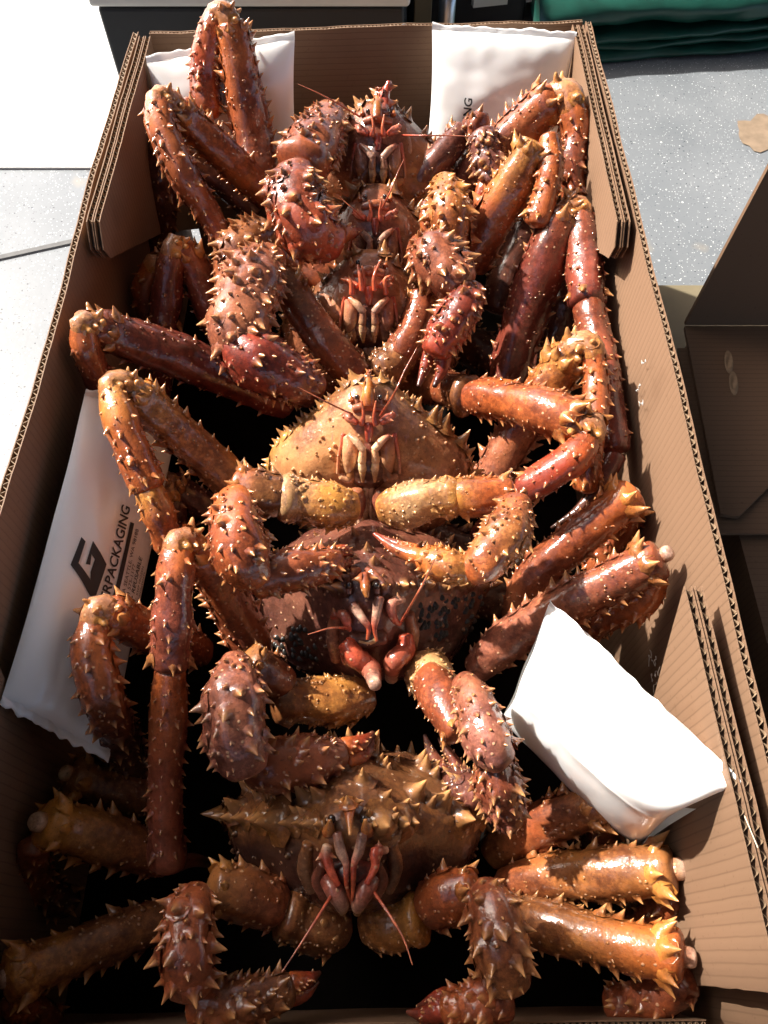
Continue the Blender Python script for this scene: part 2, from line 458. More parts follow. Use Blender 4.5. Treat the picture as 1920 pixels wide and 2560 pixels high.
def on_wing(u, v, x=.2215):
    d_ = ray(u, v); return EYE + d_ * (x / d_.x)
strip([on_wing(1787 + 32 * t + 4 * math.sin(9 * t), 2085 + 120 * t) for t in np.linspace(0, 1, 12)], .0016, wr, .0008, 'torn_paper', TORN, 1)
strip([on_wing(1817 + 26 * t + 4 * math.sin(7 * t), 2225 + 125 * t) for t in np.linspace(0, 1, 12)], .0019, wr, .0008, 'torn_paper', TORN, 2)
strip([on_wing(1842 + 55 * t, 1990 + 130 * t, .222) for t in np.linspace(0, 1, 10)], .0008, wr, .0006, 'torn_paper', TORN, 3)

def lint(u, v, n, size, x, parent, seed):
    rnd = random.Random(seed); m = MB()
    d_ = ray(u, v); p = EYE + d_ * (x / d_.x)
    pts = [p]
    for i in range(n):
        p = p + Vector((0, rnd.uniform(-1, 1), rnd.uniform(-1.2, .6))) * size
        pts.append(p.copy())
    for i in range(len(pts) - 1):
        a, b2 = pts[i], pts[i + 1]; w = Vector((-.0003, .00025, .00025))
        m.add([a - w, a + w, b2 + w, b2 - w, a + Vector((-.0005, 0, 0)), b2 + Vector((-.0005, 0, 0))], [(0, 3, 5, 4), (1, 4, 5, 2), (0, 1, 2, 3)])
    return m.build('lint', LINT, parent)
for k, (u, v) in enumerate(((1615, 905), (1600, 960), (1608, 1010), (1640, 1640), (1650, 1665), (1665, 1700), (1630, 1690), (1642, 1705), (1625, 1625))):
    lint(u, v, 9, .0035, .2375, right_wall, k)

def fleck(u, v, yw, rpx, seed):
    m = MB(); c_ = P(u, v, y=yw); r = rpx * depth(c_) / FPX; vs = []
    for i in range(11):
        a = 2 * math.pi * i / 11; k = r * (1 + .7 * noise.noise(Vector((math.cos(a) * 1.5, math.sin(a) * 1.5, seed))))
        vs.append(c_ + Vector((math.cos(a) * k * 1.3, -.0004, math.sin(a) * k * .8)))
    vs.append(c_ + Vector((0, -.0016, 0)))
    m.add(vs, [(i, (i + 1) % 11, 11) for i in range(11)]); return m.build('lint', LINT, far_wall)
for k, (u, v, r) in enumerate(((962, 190, 8), (1005, 128, 6), (935, 148, 4), (1010, 62, 5), (893, 220, 4))):
    fleck(u, v, .9525, r, k)

# ------------------------------------------------------------------ things around the box
def tubeseg(m, a, b, r, n=16):
    a, b = Vector(a), Vector(b); t = (b - a).normalized()
    s = t.orthogonal().normalized(); q = t.cross(s)
    vs = []
    for p in (a, b):
        vs += [p + (s * math.cos(2 * math.pi * i / n) + q * math.sin(2 * math.pi * i / n)) * r for i in range(n)]
    fs = [(i, (i + 1) % n, n + (i + 1) % n, n + i) for i in range(n)] + [tuple(range(n - 1, -1, -1)), tuple(range(n, 2 * n))]
    m.add(vs, fs)

def bevel_box(a, b, r, name, mat, parent):
    m = MB(); m.box(a, b); o = m.build(name, mat, parent, smooth=False)
    md = o.modifiers.new('bevel', 'BEVEL'); md.width = r; md.segments = 3
    return o

chest = thing('storage_chest', (-.19, 1.55, 0), 'low black storage chest with a white lid behind the far end of the crab box', 'chest')
bevel_box((-.42, 1.2, .012), (.03, 1.9, .236), .006, 'base', BLACK, chest)
bevel_box((-.428, 1.192, .239), (.038, 1.908, .268), .006, 'lid', WHITEP, chest)
bevel_box((-.40, 1.215, .0), (.01, 1.88, .0115), .002, 'plinth', BLACK, chest)
filler = thing('gap_filler', (.16, 1.72, 0), 'black block added to darken the gap between white chest and green tarps', 'bin')  # made-up block; its black stands in for shade in this gap
bevel_box((.045, 1.56, .0), (.27, 1.95, .10), .01, 'body', BLACK, filler)
bevel_box((.042, 1.553, .102), (.273, 1.957, .118), .006, 'lid', BLACK, filler)
bench = thing('white_bench', (.27, 1.40, 0), 'low white bench with steel tube leg behind far box corner', 'bench')
bt = MB(); bt.prism([P(1183, 20, .060), P(1372, 0, .060), P(1400, -40, .060), P(1150, -40, .060)], (0, 0, .015)); bt.build('bench_top', WHITEP, bench, smooth=False)
pl = P(1117, 30, y=1.40)
m = MB(); tubeseg(m, (pl.x, 1.40, .0), (pl.x, 1.40, .19), .0145); m.build('leg', STEEL, bench)
q = P(1270, -20, .060)
m = MB(); tubeseg(m, (q.x, q.y, .0), (q.x, q.y, .0605), .0145); m.build('leg', STEEL, bench)
post = thing('wooden_post', (.06, 1.48, 0), 'short brown wooden post beside the steel bench leg', 'post')
wp = P(1057, 20, y=1.5)
bevel_box((wp.x - .016, 1.49, 0), (wp.x + .016, 1.53, .19), .002, 'upright', WOOD, post)
bevel_box((wp.x - .03, 1.48, 0), (wp.x + .03, 1.54, .012), .002, 'foot', WOOD, post)

# folded green tarps: each fold its own rounded layer
tarps = thing('folded_tarp', (.75, 1.62, 0), 'dark green tarp folded in a flat layered heap on the floor', 'tarp')
def tarp_layer(y0, z0, th, x0, seed, slope, depth_=.55):
    m = MB(); nx, ny = 60, 14; vs = []
    prof = []
    for j in range(ny + 1):
        a = -math.pi / 2 + math.pi * j / ny
        prof.append((-math.cos(a) * th * .8, math.sin(a) * th / 2))
    prof = [(depth_, -th / 2)] + prof + [(depth_, th / 2)]
    for i in range(nx + 1):
        x = x0 + (1.6 - x0) * i / nx
        for (dy, dz) in prof:
            wob = .016 * noise.noise(Vector((x * 5, seed, dz * 20))) + .007 * noise.noise(Vector((x * 17, seed, dz * 60)))
            vs.append(Vector((x + .004 * noise.noise(Vector((dy * 9, seed, i))), y0 + slope * (x - .4) + dy + wob, max(.001, z0 + th / 2 + dz + .3 * wob * (1 if dy < .1 else 0)))))
    k = len(prof)
    fs = [(i * k + j, (i + 1) * k + j, (i + 1) * k + (j + 1) % k, i * k + (j + 1) % k) for i in range(nx) for j in range(k)]
    fs += [tuple(range(k - 1, -1, -1)), tuple(nx * k + j for j in range(k))]
    m.add(vs, fs); return m.build('fold', GREEN, tarps)
tarp_layer(1.475, .001, .016, .36, 1, .11)
tarp_layer(1.490, .018, .013, .33, 2, .10)
tarp_layer(1.482, .032, .016, .31, 3, .12)
tarp_layer(1.515, .050, .050, .28, 4, .10)
tarp_layer(1.60, .100, .060, .26, 5, .05)

board = thing('plywood_board', (.65, .3, 0), 'thin olive brown plywood board lying under the dark second box', 'board')
b0 = P(1655, 712, .016)
bevel_box((.285, -.6, .0005), (1.1, b0.y, .016), .0015, 'sheet', WOOD, board)

# second, darker cardboard box on the right
box2 = thing('second_box', (.6, .2, .016), 'shadowed dark brown cardboard box with open flaps right of the crab box', 'cardboard box')
Zf = .105
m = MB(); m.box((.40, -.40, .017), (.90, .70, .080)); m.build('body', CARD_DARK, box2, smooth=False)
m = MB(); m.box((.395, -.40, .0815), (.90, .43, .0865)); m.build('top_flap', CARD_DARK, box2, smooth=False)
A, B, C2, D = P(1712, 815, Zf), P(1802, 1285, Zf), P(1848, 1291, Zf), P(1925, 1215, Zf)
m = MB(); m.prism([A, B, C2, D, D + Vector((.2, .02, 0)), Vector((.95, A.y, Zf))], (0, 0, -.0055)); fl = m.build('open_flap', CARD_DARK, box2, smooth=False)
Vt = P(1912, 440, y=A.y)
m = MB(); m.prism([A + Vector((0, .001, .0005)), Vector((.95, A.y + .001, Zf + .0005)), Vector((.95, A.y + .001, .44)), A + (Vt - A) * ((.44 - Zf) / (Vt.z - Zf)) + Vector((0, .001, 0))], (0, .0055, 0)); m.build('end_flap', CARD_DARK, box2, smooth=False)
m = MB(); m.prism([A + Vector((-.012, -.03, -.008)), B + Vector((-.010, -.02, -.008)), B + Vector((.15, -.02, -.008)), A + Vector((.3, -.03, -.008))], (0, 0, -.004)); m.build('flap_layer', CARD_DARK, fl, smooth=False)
for (u, v) in ((1822, 905), (1834, 958)):
    m = MB(); c = P(u, v, Zf + .0012); vs = []
    for i in range(14):
        a = 2 * math.pi * i / 14
        for r_, z_ in ((1.0, 0), (.72, .0022), (.45, -.001)):
            vs.append(c + Vector((math.cos(a) * .0055 * r_ + math.sin(a) * .003, math.sin(a) * .019 * r_, z_)))
    fs = []
    for i in range(14):
        k, k2 = 3 * i, 3 * ((i + 1) % 14)
        fs += [(k, k2, k2 + 1, k + 1), (k + 1, k2 + 1, k2 + 2, k + 2)]
    fs.append(tuple(3 * i + 2 for i in range(14)))
    m.add(vs, fs); m.build('punched_slot', FLUTE, fl)

# ------------------------------------------------------------------ gel ice packs
class Pack:
    def __init__(self, bl, br, tr, tl, thick, seed, name, label, bulge=(2.2, 2.6), soft=(.6, .55), ridge=None):
        self.ridge = [Vector(q_) for q_ in ridge[:2]] + [ridge[2]] if ridge else None
        self.soft = soft
        self.c = [Vector(p) for p in (bl, br, tr, tl)]
        self.th = thick; self.seed = seed; self.bulge = bulge
        e1 = (self.c[1] - self.c[0]) + (self.c[2] - self.c[3]); e2 = (self.c[3] - self.c[0]) + (self.c[2] - self.c[1])
        self.n = e1.cross(e2).normalized()
        if self.n.dot(EYE - self.c[0]) < 0: self.n = -self.n
        self.W = e1.length / 2; self.H = e2.length / 2
        ctr = sum(self.c, Vector()) / 4
        self.root = thing(name, ctr, label, 'ice pack', 'white gel ice packs')
        mb_ = MB(); na, nb = 44, 60
        for side in (1, -1):
            vs = [self.S(i / na, j / nb, side) for j in range(nb + 1) for i in range(na + 1)]
            fs = [(j * (na + 1) + i, j * (na + 1) + i + 1, (j + 1) * (na + 1) + i + 1, (j + 1) * (na + 1) + i) for j in range(nb) for i in range(na)]
            if side < 0: fs = [f[::-1] for f in fs]
            mb_.add(vs, fs)
        self.film = mb_.build('film', FILM, self.root)
        # crimped end seams
        for b_, s in ((0.0, -1), (1.0, 1)):
            mm_ = MB(); vs = []
            dirv = (e2.normalized()) * s
            for i in range(na + 1):
                p0 = self.S(i / na, b_, 1)
                w = .007 + .003 * noise.noise(Vector((i * .35, seed, s)))
                for k in range(4):
                    q_ = p0 + dirv * (w * k / 3 - .001) + self.n * (.0008 * math.sin(k * 3.1) + .0018 * noise.noise(Vector((i * .25, k * .4, seed))))
                    vs += [q_ + self.n * .0004, q_ - self.n * .0004]
            fs = []
            for i in range(na):
                for k in range(3):
                    o = i * 8 + k * 2; o2 = o + 8
                    fs += [(o, o2, o2 + 2, o + 2), (o + 1, o + 3, o2 + 3, o2 + 1)]
                fs.append((i * 8 + 6, i * 8 + 14, i * 8 + 15, i * 8 + 7))
            mm_.add(vs, fs); mm_.build('seam', FILM, self.film)
    def S(self, a, b, side=1):
        c = self.c
        p = c[0] * (1 - a) * (1 - b) + c[1] * a * (1 - b) + c[2] * a * b + c[3] * (1 - a) * b
        if self.ridge and side > 0:
            lo = c[0] * (1 - a) + c[1] * a; mid = self.ridge[0] * (1 - a) + self.ridge[1] * a; hi = c[3] * (1 - a) + c[2] * a; rb = self.ridge[2]
            p = lo + (mid - lo) * (b / rb) if b < rb else mid + (hi - mid) * ((b - rb) / (1 - rb))
            k_ = math.exp(-((b - rb) / .13) ** 2)
            p = p * (1 - k_ * .24) + (lo * .5 + hi * .5) * (k_ * .24)
        pa = max(0, 1 - abs(2 * a - 1) ** self.bulge[0]) ** self.soft[0]; pb = max(0, 1 - abs(2 * b - 1) ** self.bulge[1]) ** self.soft[1]
        w = noise.noise(Vector((a * 3.2, b * 4.5, self.seed))) * .10 + noise.noise(Vector((a * 8 + b * 5, b * 9 - a * 3, self.seed + 3))) * .05
        edge = 1 - pb
        w += .05 * math.sin(a * 34 + 3 * noise.noise(Vector((a * 3, b * 3, self.seed)))) * edge
        h = pa * pb * (1 + w)
        # the film puckers in at the sides
        q_ = p + (sum(c, Vector()) / 4 - p) * ((.02 if self.ridge else .05) * (1 - abs(2 * b - 1) ** 2) * abs(2 * a - 1) ** 3)
        return q_ + self.n * (side * self.th * .5 * h + (.0045 if self.ridge else .0025) * noise.noise(Vector((a * 2.5, b * 3, self.seed + 9))))
    def decal(self, body, name, a0, b0, size, shear=0.0, bold=0.0, flip=False, spacing=1.0):
        """print: text runs along +b from (a0, b0), its top towards -a"""
        cu = bpy.data.curves.new('t', 'FONT'); cu.body = body; cu.size = 1.0; cu.shear = shear; cu.offset = bold; cu.resolution_u = 3; cu.space_character = spacing
        ob = bpy.data.objects.new('t', cu); COL.objects.link(ob)
        dg = bpy.context.evaluated_depsgraph_get(); me = ob.evaluated_get(dg).to_mesh()
        vs = [v.co.copy() for v in me.vertices]; fs = [tuple(p.vertices) for p in me.polygons]
        ob.evaluated_get(dg).to_mesh_clear(); bpy.data.objects.remove(ob); bpy.data.curves.remove(cu)
        self.print_poly([(v.x * size, v.y * size) for v in vs], fs, name, a0, b0)
    def print_poly(self, pts, fs, name, a0, b0):
        m_ = MB()
        m_.add([self.S(a0 - y / self.W, b0 + x / self.H) + self.n * .0008 for x, y in pts], fs)
        m_.build(name, INK, self.film, smooth=False)
    def rect(self, name, a0, b0, ln, h):
        k = 24
        pts = [(ln * i / k, h * j) for i in range(k + 1) for j in (0, 1)]
        self.print_poly(pts, [(2 * i, 2 * i + 2, 2 * i + 3, 2 * i + 1) for i in range(k)], name, a0, b0)

def artwork(pk, a, b, ln):
    """maker's print: hexagon mark, name, bar and address lines; a = baseline across, b = end along, ln = length of the name in metres"""
    s = ln / 9.3
    b = b - ln / pk.H
    pk.decal('FRONTIERPACKAGING', 'lettering', a, b, s, shear=.12, bold=.018)
    pk.rect('printed_bar', a + s * .62 / pk.W, b, ln * 1.0, s * .36)
    pk.decal('SUITE 10A SEATTLE, WA 98188', 'lettering', a + s * 1.18 / pk.W, b + ln * .30 / pk.H, s * .46)
    pk.decal('FAX (206) 575-1177', 'lettering', a + s * 1.66 / pk.W, b + ln * .30 / pk.H, s * .46)
    pk.decal('LASTING \u2022 REUSABLE', 'lettering', a + s * 2.2 / pk.W, b + ln * .22 / pk.H, s * .56, shear=.15, bold=.008)
    pk.decal('NON TOXIC  KEEP FROZEN', 'lettering', a + s * 2.62 / pk.W, b + ln * .30 / pk.H, s * .32)
    pk.decal('DO NOT EAT CONTENTS', 'lettering', a + s * 3.0 / pk.W, b + ln * .30 / pk.H, s * .32)
    # hexagon mark with a stepped slot
    k = ln * .40 / 575
    outl = [(545, 206), (218, 229), (-29, 40), (0, 0), (330, -13), (530, 126), (269, 133), (275, 100), (385, 111), (345, 80), (207, 84), (129, 68), (258, 182), (506, 172)]
    import mathutils
    tri = mathutils.geometry.tessellate_polygon([[Vector((x, y, 0)) for x, y in outl]])
    V2 = [(float(x), float(y)) for x, y in outl]; T2 = [tuple(t) for t in tri]
    for _ in range(3):
        nt2, cache = [], {}
        def midp(i, j):
            key = (min(i, j), max(i, j))
            if key not in cache:
                V2.append(((V2[i][0] + V2[j][0]) / 2, (V2[i][1] + V2[j][1]) / 2)); cache[key] = len(V2) - 1
            return cache[key]
        for (i, j, l) in T2:
            p, q_, r_ = midp(i, j), midp(j, l), midp(l, i)
            nt2 += [(i, p, r_), (p, j, q_), (r_, q_, l), (p, q_, r_)]
        T2 = nt2
    pk.print_poly([(x * k, y * k * 1.45) for x, y in V2], T2, 'printed_mark', a - s * 1.0 / pk.W, b + ln * .40 / pk.H)

pk = Pack(P(420, 470, y=.82), P(750, 445, y=.83), P(737, 96, y=.885), P(366, 156, y=.872), .036, 1.3, 'ice_pack', 'white ice pack leaning on the far wall behind the tall raised crab leg')
pk = Pack(P(1058, 440, y=.86), P(1395, 425, y=.86), P(1440, 96, y=.925), P(1080, 72, y=.935), .040, 2.7, 'ice_pack', 'white printed ice pack in the far right corner of the box')
artwork(pk, .31, .47, .125)
pk = Pack(P(5, 1742, .285), P(272, 1885, .205), P(452, 1050, .190), P(212, 985, .300), .030, 4.1, 'ice_pack', 'dim ice pack with black lettering leaning against the left wall')
artwork(pk, .56, .585, .125)
pk = Pack(P(1256, 1790, .185), P(1602, 2114, .165), P(1845, 1966, .335), P(1372, 1512, .270), .026, 5.9, 'ice_pack', 'plain glaring white ice pack lying in the sun across crab legs', bulge=(6, 8), soft=(.5, .34), ridge=(P(1296, 1722, .272), P(1655, 2052, .300), .36))

# ------------------------------------------------------------------ crab building blocks
def vec_lerp(a, b, t):
    return tuple(a[i] + (b[i] - a[i]) * t for i in range(3))

class Tube:
    pass

def cr(p0, p1, p2, p3, t):
    return .5 * ((2 * p1) + (p2 - p0) * t + (2 * p0 - 5 * p1 + 4 * p2 - p3) * t * t + (3 * p1 - p0 - 3 * p2 + p3) * t ** 3)

def tube(mb, pts, rad, cols, nc=22, step=.0042, fa=1.0, fb=1.0, namp=.07, nfreq=55, ref=None, capk=.45, cap0=None, profile=None, ridge=0.0):
    """organic tube through pts with radii rad; angle 0 faces the open top of the box"""
    n = len(pts)
    prof_ = profile or (lambda s: 1.0)
    P_ = [pts[0] * 2 - pts[1]] + list(pts) + [pts[-1] * 2 - pts[-2]]
    R_ = [rad[0]] + list(rad) + [rad[-1]]
    C, R = [], []
    for i in range(n - 1):
        k = max(2, int((pts[i + 1] - pts[i]).length / step))
        for j in range(k):
            t = j / k
            C.append(cr(P_[i], P_[i + 1], P_[i + 2], P_[i + 3], t)); R.append(cr(R_[i], R_[i + 1], R_[i + 2], R_[i + 3], t))
    C.append(pts[-1].copy()); R.append(rad[-1])
    m = len(C)
    T = []
    for i in range(m):
        T.append((C[min(i + 1, m - 1)] - C[max(i - 1, 0)]).normalized())
    A, B = [], []
    for i in range(m):
        vd = ref if ref is not None else (EYE - C[i]).normalized()
        a = vd - T[i] * vd.dot(T[i])
        if a.length < .15:
            a = A[-1] if A else T[i].orthogonal()
            a = a - T[i] * a.dot(T[i])
        a.normalize(); A.append(a); B.append(T[i].cross(a))
    tb = Tube(); tb.C, tb.R, tb.T, tb.A, tb.B, tb.m, tb.fa, tb.fb = C, R, T, A, B, m, fa, fb
    cum = [0]
    for i in range(1, m): cum.append(cum[-1] + (C[i] - C[i - 1]).length)
    tb.cum = cum; tb.len = cum[-1]
    R = [r * prof_(cum[i] / max(cum[-1], 1e-9)) for i, r in enumerate(R)]; tb.R = R
    rings = []
    ck0 = capk if cap0 is None else cap0
    for off, sc in ((-1.0, .05), (-.92, .42), (-.62, .78), (-.28, .95)):
        rings.append((0, off * ck0 * R[0], sc))
    for i in range(m): rings.append((i, 0, 1.0))
    for off, sc in ((.28, .95), (.62, .78), (.92, .42), (1.0, .05)):
        rings.append((m - 1, off * capk * R[-1], sc))
    vs, cc = [], []
    for (i, off, sc) in rings:
        s = cum[i] / max(tb.len, 1e-6)
        k = s * (len(cols) - 1); k0 = min(int(k), len(cols) - 2) if len(cols) > 1 else 0
        col = vec_lerp(cols[k0], cols[k0 + 1], k - k0) if len(cols) > 1 else cols[0]
        ctr = C[i] + T[i] * off
        for j in range(nc):
            a = 2 * math.pi * j / nc
            dv = (A[i] * (math.cos(a) * fa) + B[i] * (math.sin(a) * fb)) * (1 + ridge * (math.cos(3 * a + .6) + .6 * math.cos(5 * a + 2.0 + 1.5 * s)))
            p = ctr + dv * (R[i] * sc)
            if namp and sc > .5:
                q_ = p * nfreq
                p = p + dv * (R[i] * namp * (1.1 * noise.noise(q_ * .45) + noise.noise(q_) + .5 * noise.noise(q_ * 2.3)))
            vs.append(p); cc.append(col)
    fs = [(r * nc + j, r * nc + (j + 1) % nc, (r + 1) * nc + (j + 1) % nc, (r + 1) * nc + j) for r in range(len(rings) - 1) for j in range(nc)]
    fs.append(tuple(range(nc - 1, -1, -1))); fs.append(tuple((len(rings) - 1) * nc + j for j in range(nc)))
    mb.add(vs, fs, cc)
    tb.cols = cols
    return tb

def tsurf(tb, s, ang):
    x = s * tb.len
    i = 0
    lo, hi = 0, tb.m - 1
    while hi - lo > 1:
        mid = (lo + hi) // 2
        if tb.cum[mid] <= x: lo = mid
        else: hi = mid
    i = lo
    nrm_ = tb.A[i] * (math.cos(ang) / tb.fa) + tb.B[i] * (math.sin(ang) / tb.fb)
    nrm_.normalize()
    dv = tb.A[i] * (math.cos(ang) * tb.fa) + tb.B[i] * (math.sin(ang) * tb.fb)
    f = (x - tb.cum[i]) / max(tb.cum[hi] - tb.cum[i], 1e-9)
    c = tb.C[i] + (tb.C[hi] - tb.C[i]) * f
    r = tb.R[i] + (tb.R[hi] - tb.R[i]) * f
    return c + dv * r * .97, nrm_, tb.T[i], r

def spine(mb, p, n, t, ln, lean=.5, fat=.38, col=(.3, .1, .05), blunt=0.0, ns=7, tipk=1.0):
    d = (n * math.cos(lean) + t * math.sin(lean)).normalized()
    s = n.cross(d)
    if s.length < .05: s = d.orthogonal()
    s.normalize(); q_ = d.cross(s)
    b = ln * fat
    tk = tipk * (.55 + .45 * abs(math.sin(p.x * 5711 + p.y * 3313 + p.z * 1877)))
    prof = ((-.08, 2.0, 0.0), (.05, 1.35, .0), (.24, .86, .18), (.58, .47 + .25 * blunt, .58), (.88, .19 + .34 * blunt, .95), (1.0, .01, 1.0))
    vs, tt = [], []
    bend = t * (ln * .10)
    for (h, r, tp) in prof:
        base_n = n if h < .05 else d
        ctr = p + (n * (h * ln) if h < .05 else d * (h * ln)) + bend * (h * h)
        # the foot of the spine spreads in the surface, not across the spine's axis
        if h < .05:
            s2 = n.cross(t); s2 = s2.normalized() if s2.length > .05 else s
            q2 = n.cross(s2)
        else:
            s2, q2 = s, q_
        for j in range(ns):
            a = 2 * math.pi * j / ns
            vs.append(ctr + (s2 * math.cos(a) + q2 * math.sin(a)) * (b * r)); tt.append(tp * tk)
    if True:
        # align first ring phase with the second
        pass
    k = len(prof)
    fs = [(r * ns + j, r * ns + (j + 1) % ns, (r + 1) * ns + (j + 1) % ns, (r + 1) * ns + j) for r in range(k - 1) for j in range(ns)]
    mb.add(vs, fs, col, tt)

def tcol(tb, s):
    cols = tb.cols
    if len(cols) == 1: return cols[0]
    k = s * (len(cols) - 1); k0 = min(int(k), len(cols) - 2)
    return vec_lerp(cols[k0], cols[k0 + 1], k - k0)

def spines_edges(mb, tb, spacing, L_, rnd, s0=.04, s1=.93):
    """upper-leg pattern: rows along the two margins, a few small ones between"""
    for side in (1, -1):
        for row, (ang, k) in enumerate(((1.45, 1.0), (1.95, .8), (.75, .42))):
            x = s0 * tb.len + rnd.uniform(0, spacing)
            while x < s1 * tb.len:
                s = x / tb.len
                p, n, t, r = tsurf(tb, s, side * (ang + rnd.uniform(-.14, .14)))
                ln = L_ * r * k * rnd.uniform(.45, 1.3)
                if not (row == 2 and rnd.random() < .45):
                    spine(mb, p, n, t, ln, rnd.uniform(.25, .6), rnd.uniform(.36, .46), tcol(tb, s))
                x += spacing * rnd.uniform(.75, 1.3)
    # low warts
    for _ in range(int(tb.len / spacing * 5)):
        s = rnd.uniform(.05, .95)
        p, n, t, r = tsurf(tb, s, rnd.uniform(-1.5, 1.5))
        spine(mb, p, n, t, r * .075 * rnd.uniform(.6, 1.3), .1, .95, tcol(tb, s), .8, 6, .38)

def spines_all(mb, tb, spacing, L_, rnd, s0=.05, s1=.97, rows=9, back=True, lean=(.15, .6), fat=(.36, .46)):
    for k in range(rows):
        ang0 = 2 * math.pi * k / rows + .2
        x = s0 * tb.len + (k % 2) * spacing * .5 + rnd.uniform(0, spacing * .3)
        while x < s1 * tb.len:
            s = x / tb.len
            a = ang0 + rnd.uniform(-.24, .24)
            p, n, t, r = tsurf(tb, s, a)
            big = rnd.random() < .25
            ln = L_ * r * (rnd.uniform(1.0, 1.35) if big else rnd.uniform(.40, .90))
            spine(mb, p, n, t, ln, rnd.uniform(*lean), rnd.uniform(*fat), tcol(tb, s))
            x += spacing * rnd.uniform(.65, 1.5)
    for _ in range(int(tb.len / spacing * 4)):
        s = rnd.uniform(.05, .95)
        p, n, t, r = tsurf(tb, s, rnd.uniform(-2, 2))
        spine(mb, p, n, t, r * .08 * rnd.uniform(.6, 1.3), .1, .95, tcol(tb, s), .8, 6, .38)

def crown(mb, tb, L_, rnd, n=8, s=.95, lean=.75, col=None):
    for k in range(n):
        a = 2 * math.pi * k / n + rnd.uniform(-.2, .2)
        p, nn, t, r = tsurf(tb, s + rnd.uniform(-.02, .02), a)
        spine(mb, p, nn, t, L_ * r * rnd.uniform(.75, 1.25), lean + rnd.uniform(-.15, .15), .36, col or tcol(tb, s))

# palette (base colours of the shell)
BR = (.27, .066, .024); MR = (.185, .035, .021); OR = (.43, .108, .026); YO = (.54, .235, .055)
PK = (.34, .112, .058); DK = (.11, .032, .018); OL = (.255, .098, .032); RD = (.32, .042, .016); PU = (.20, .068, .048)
CR = (.56, .34, .17); RED = (.55, .085, .040); PALE = (.62, .40, .30)

def px(ctrl):
    pts = [P(u, v, z) for (u, v, z, r) in ctrl]
    rad = [r * depth(p) / FPX for p, (u, v, z, r) in zip(pts, ctrl)]
    return pts, rad

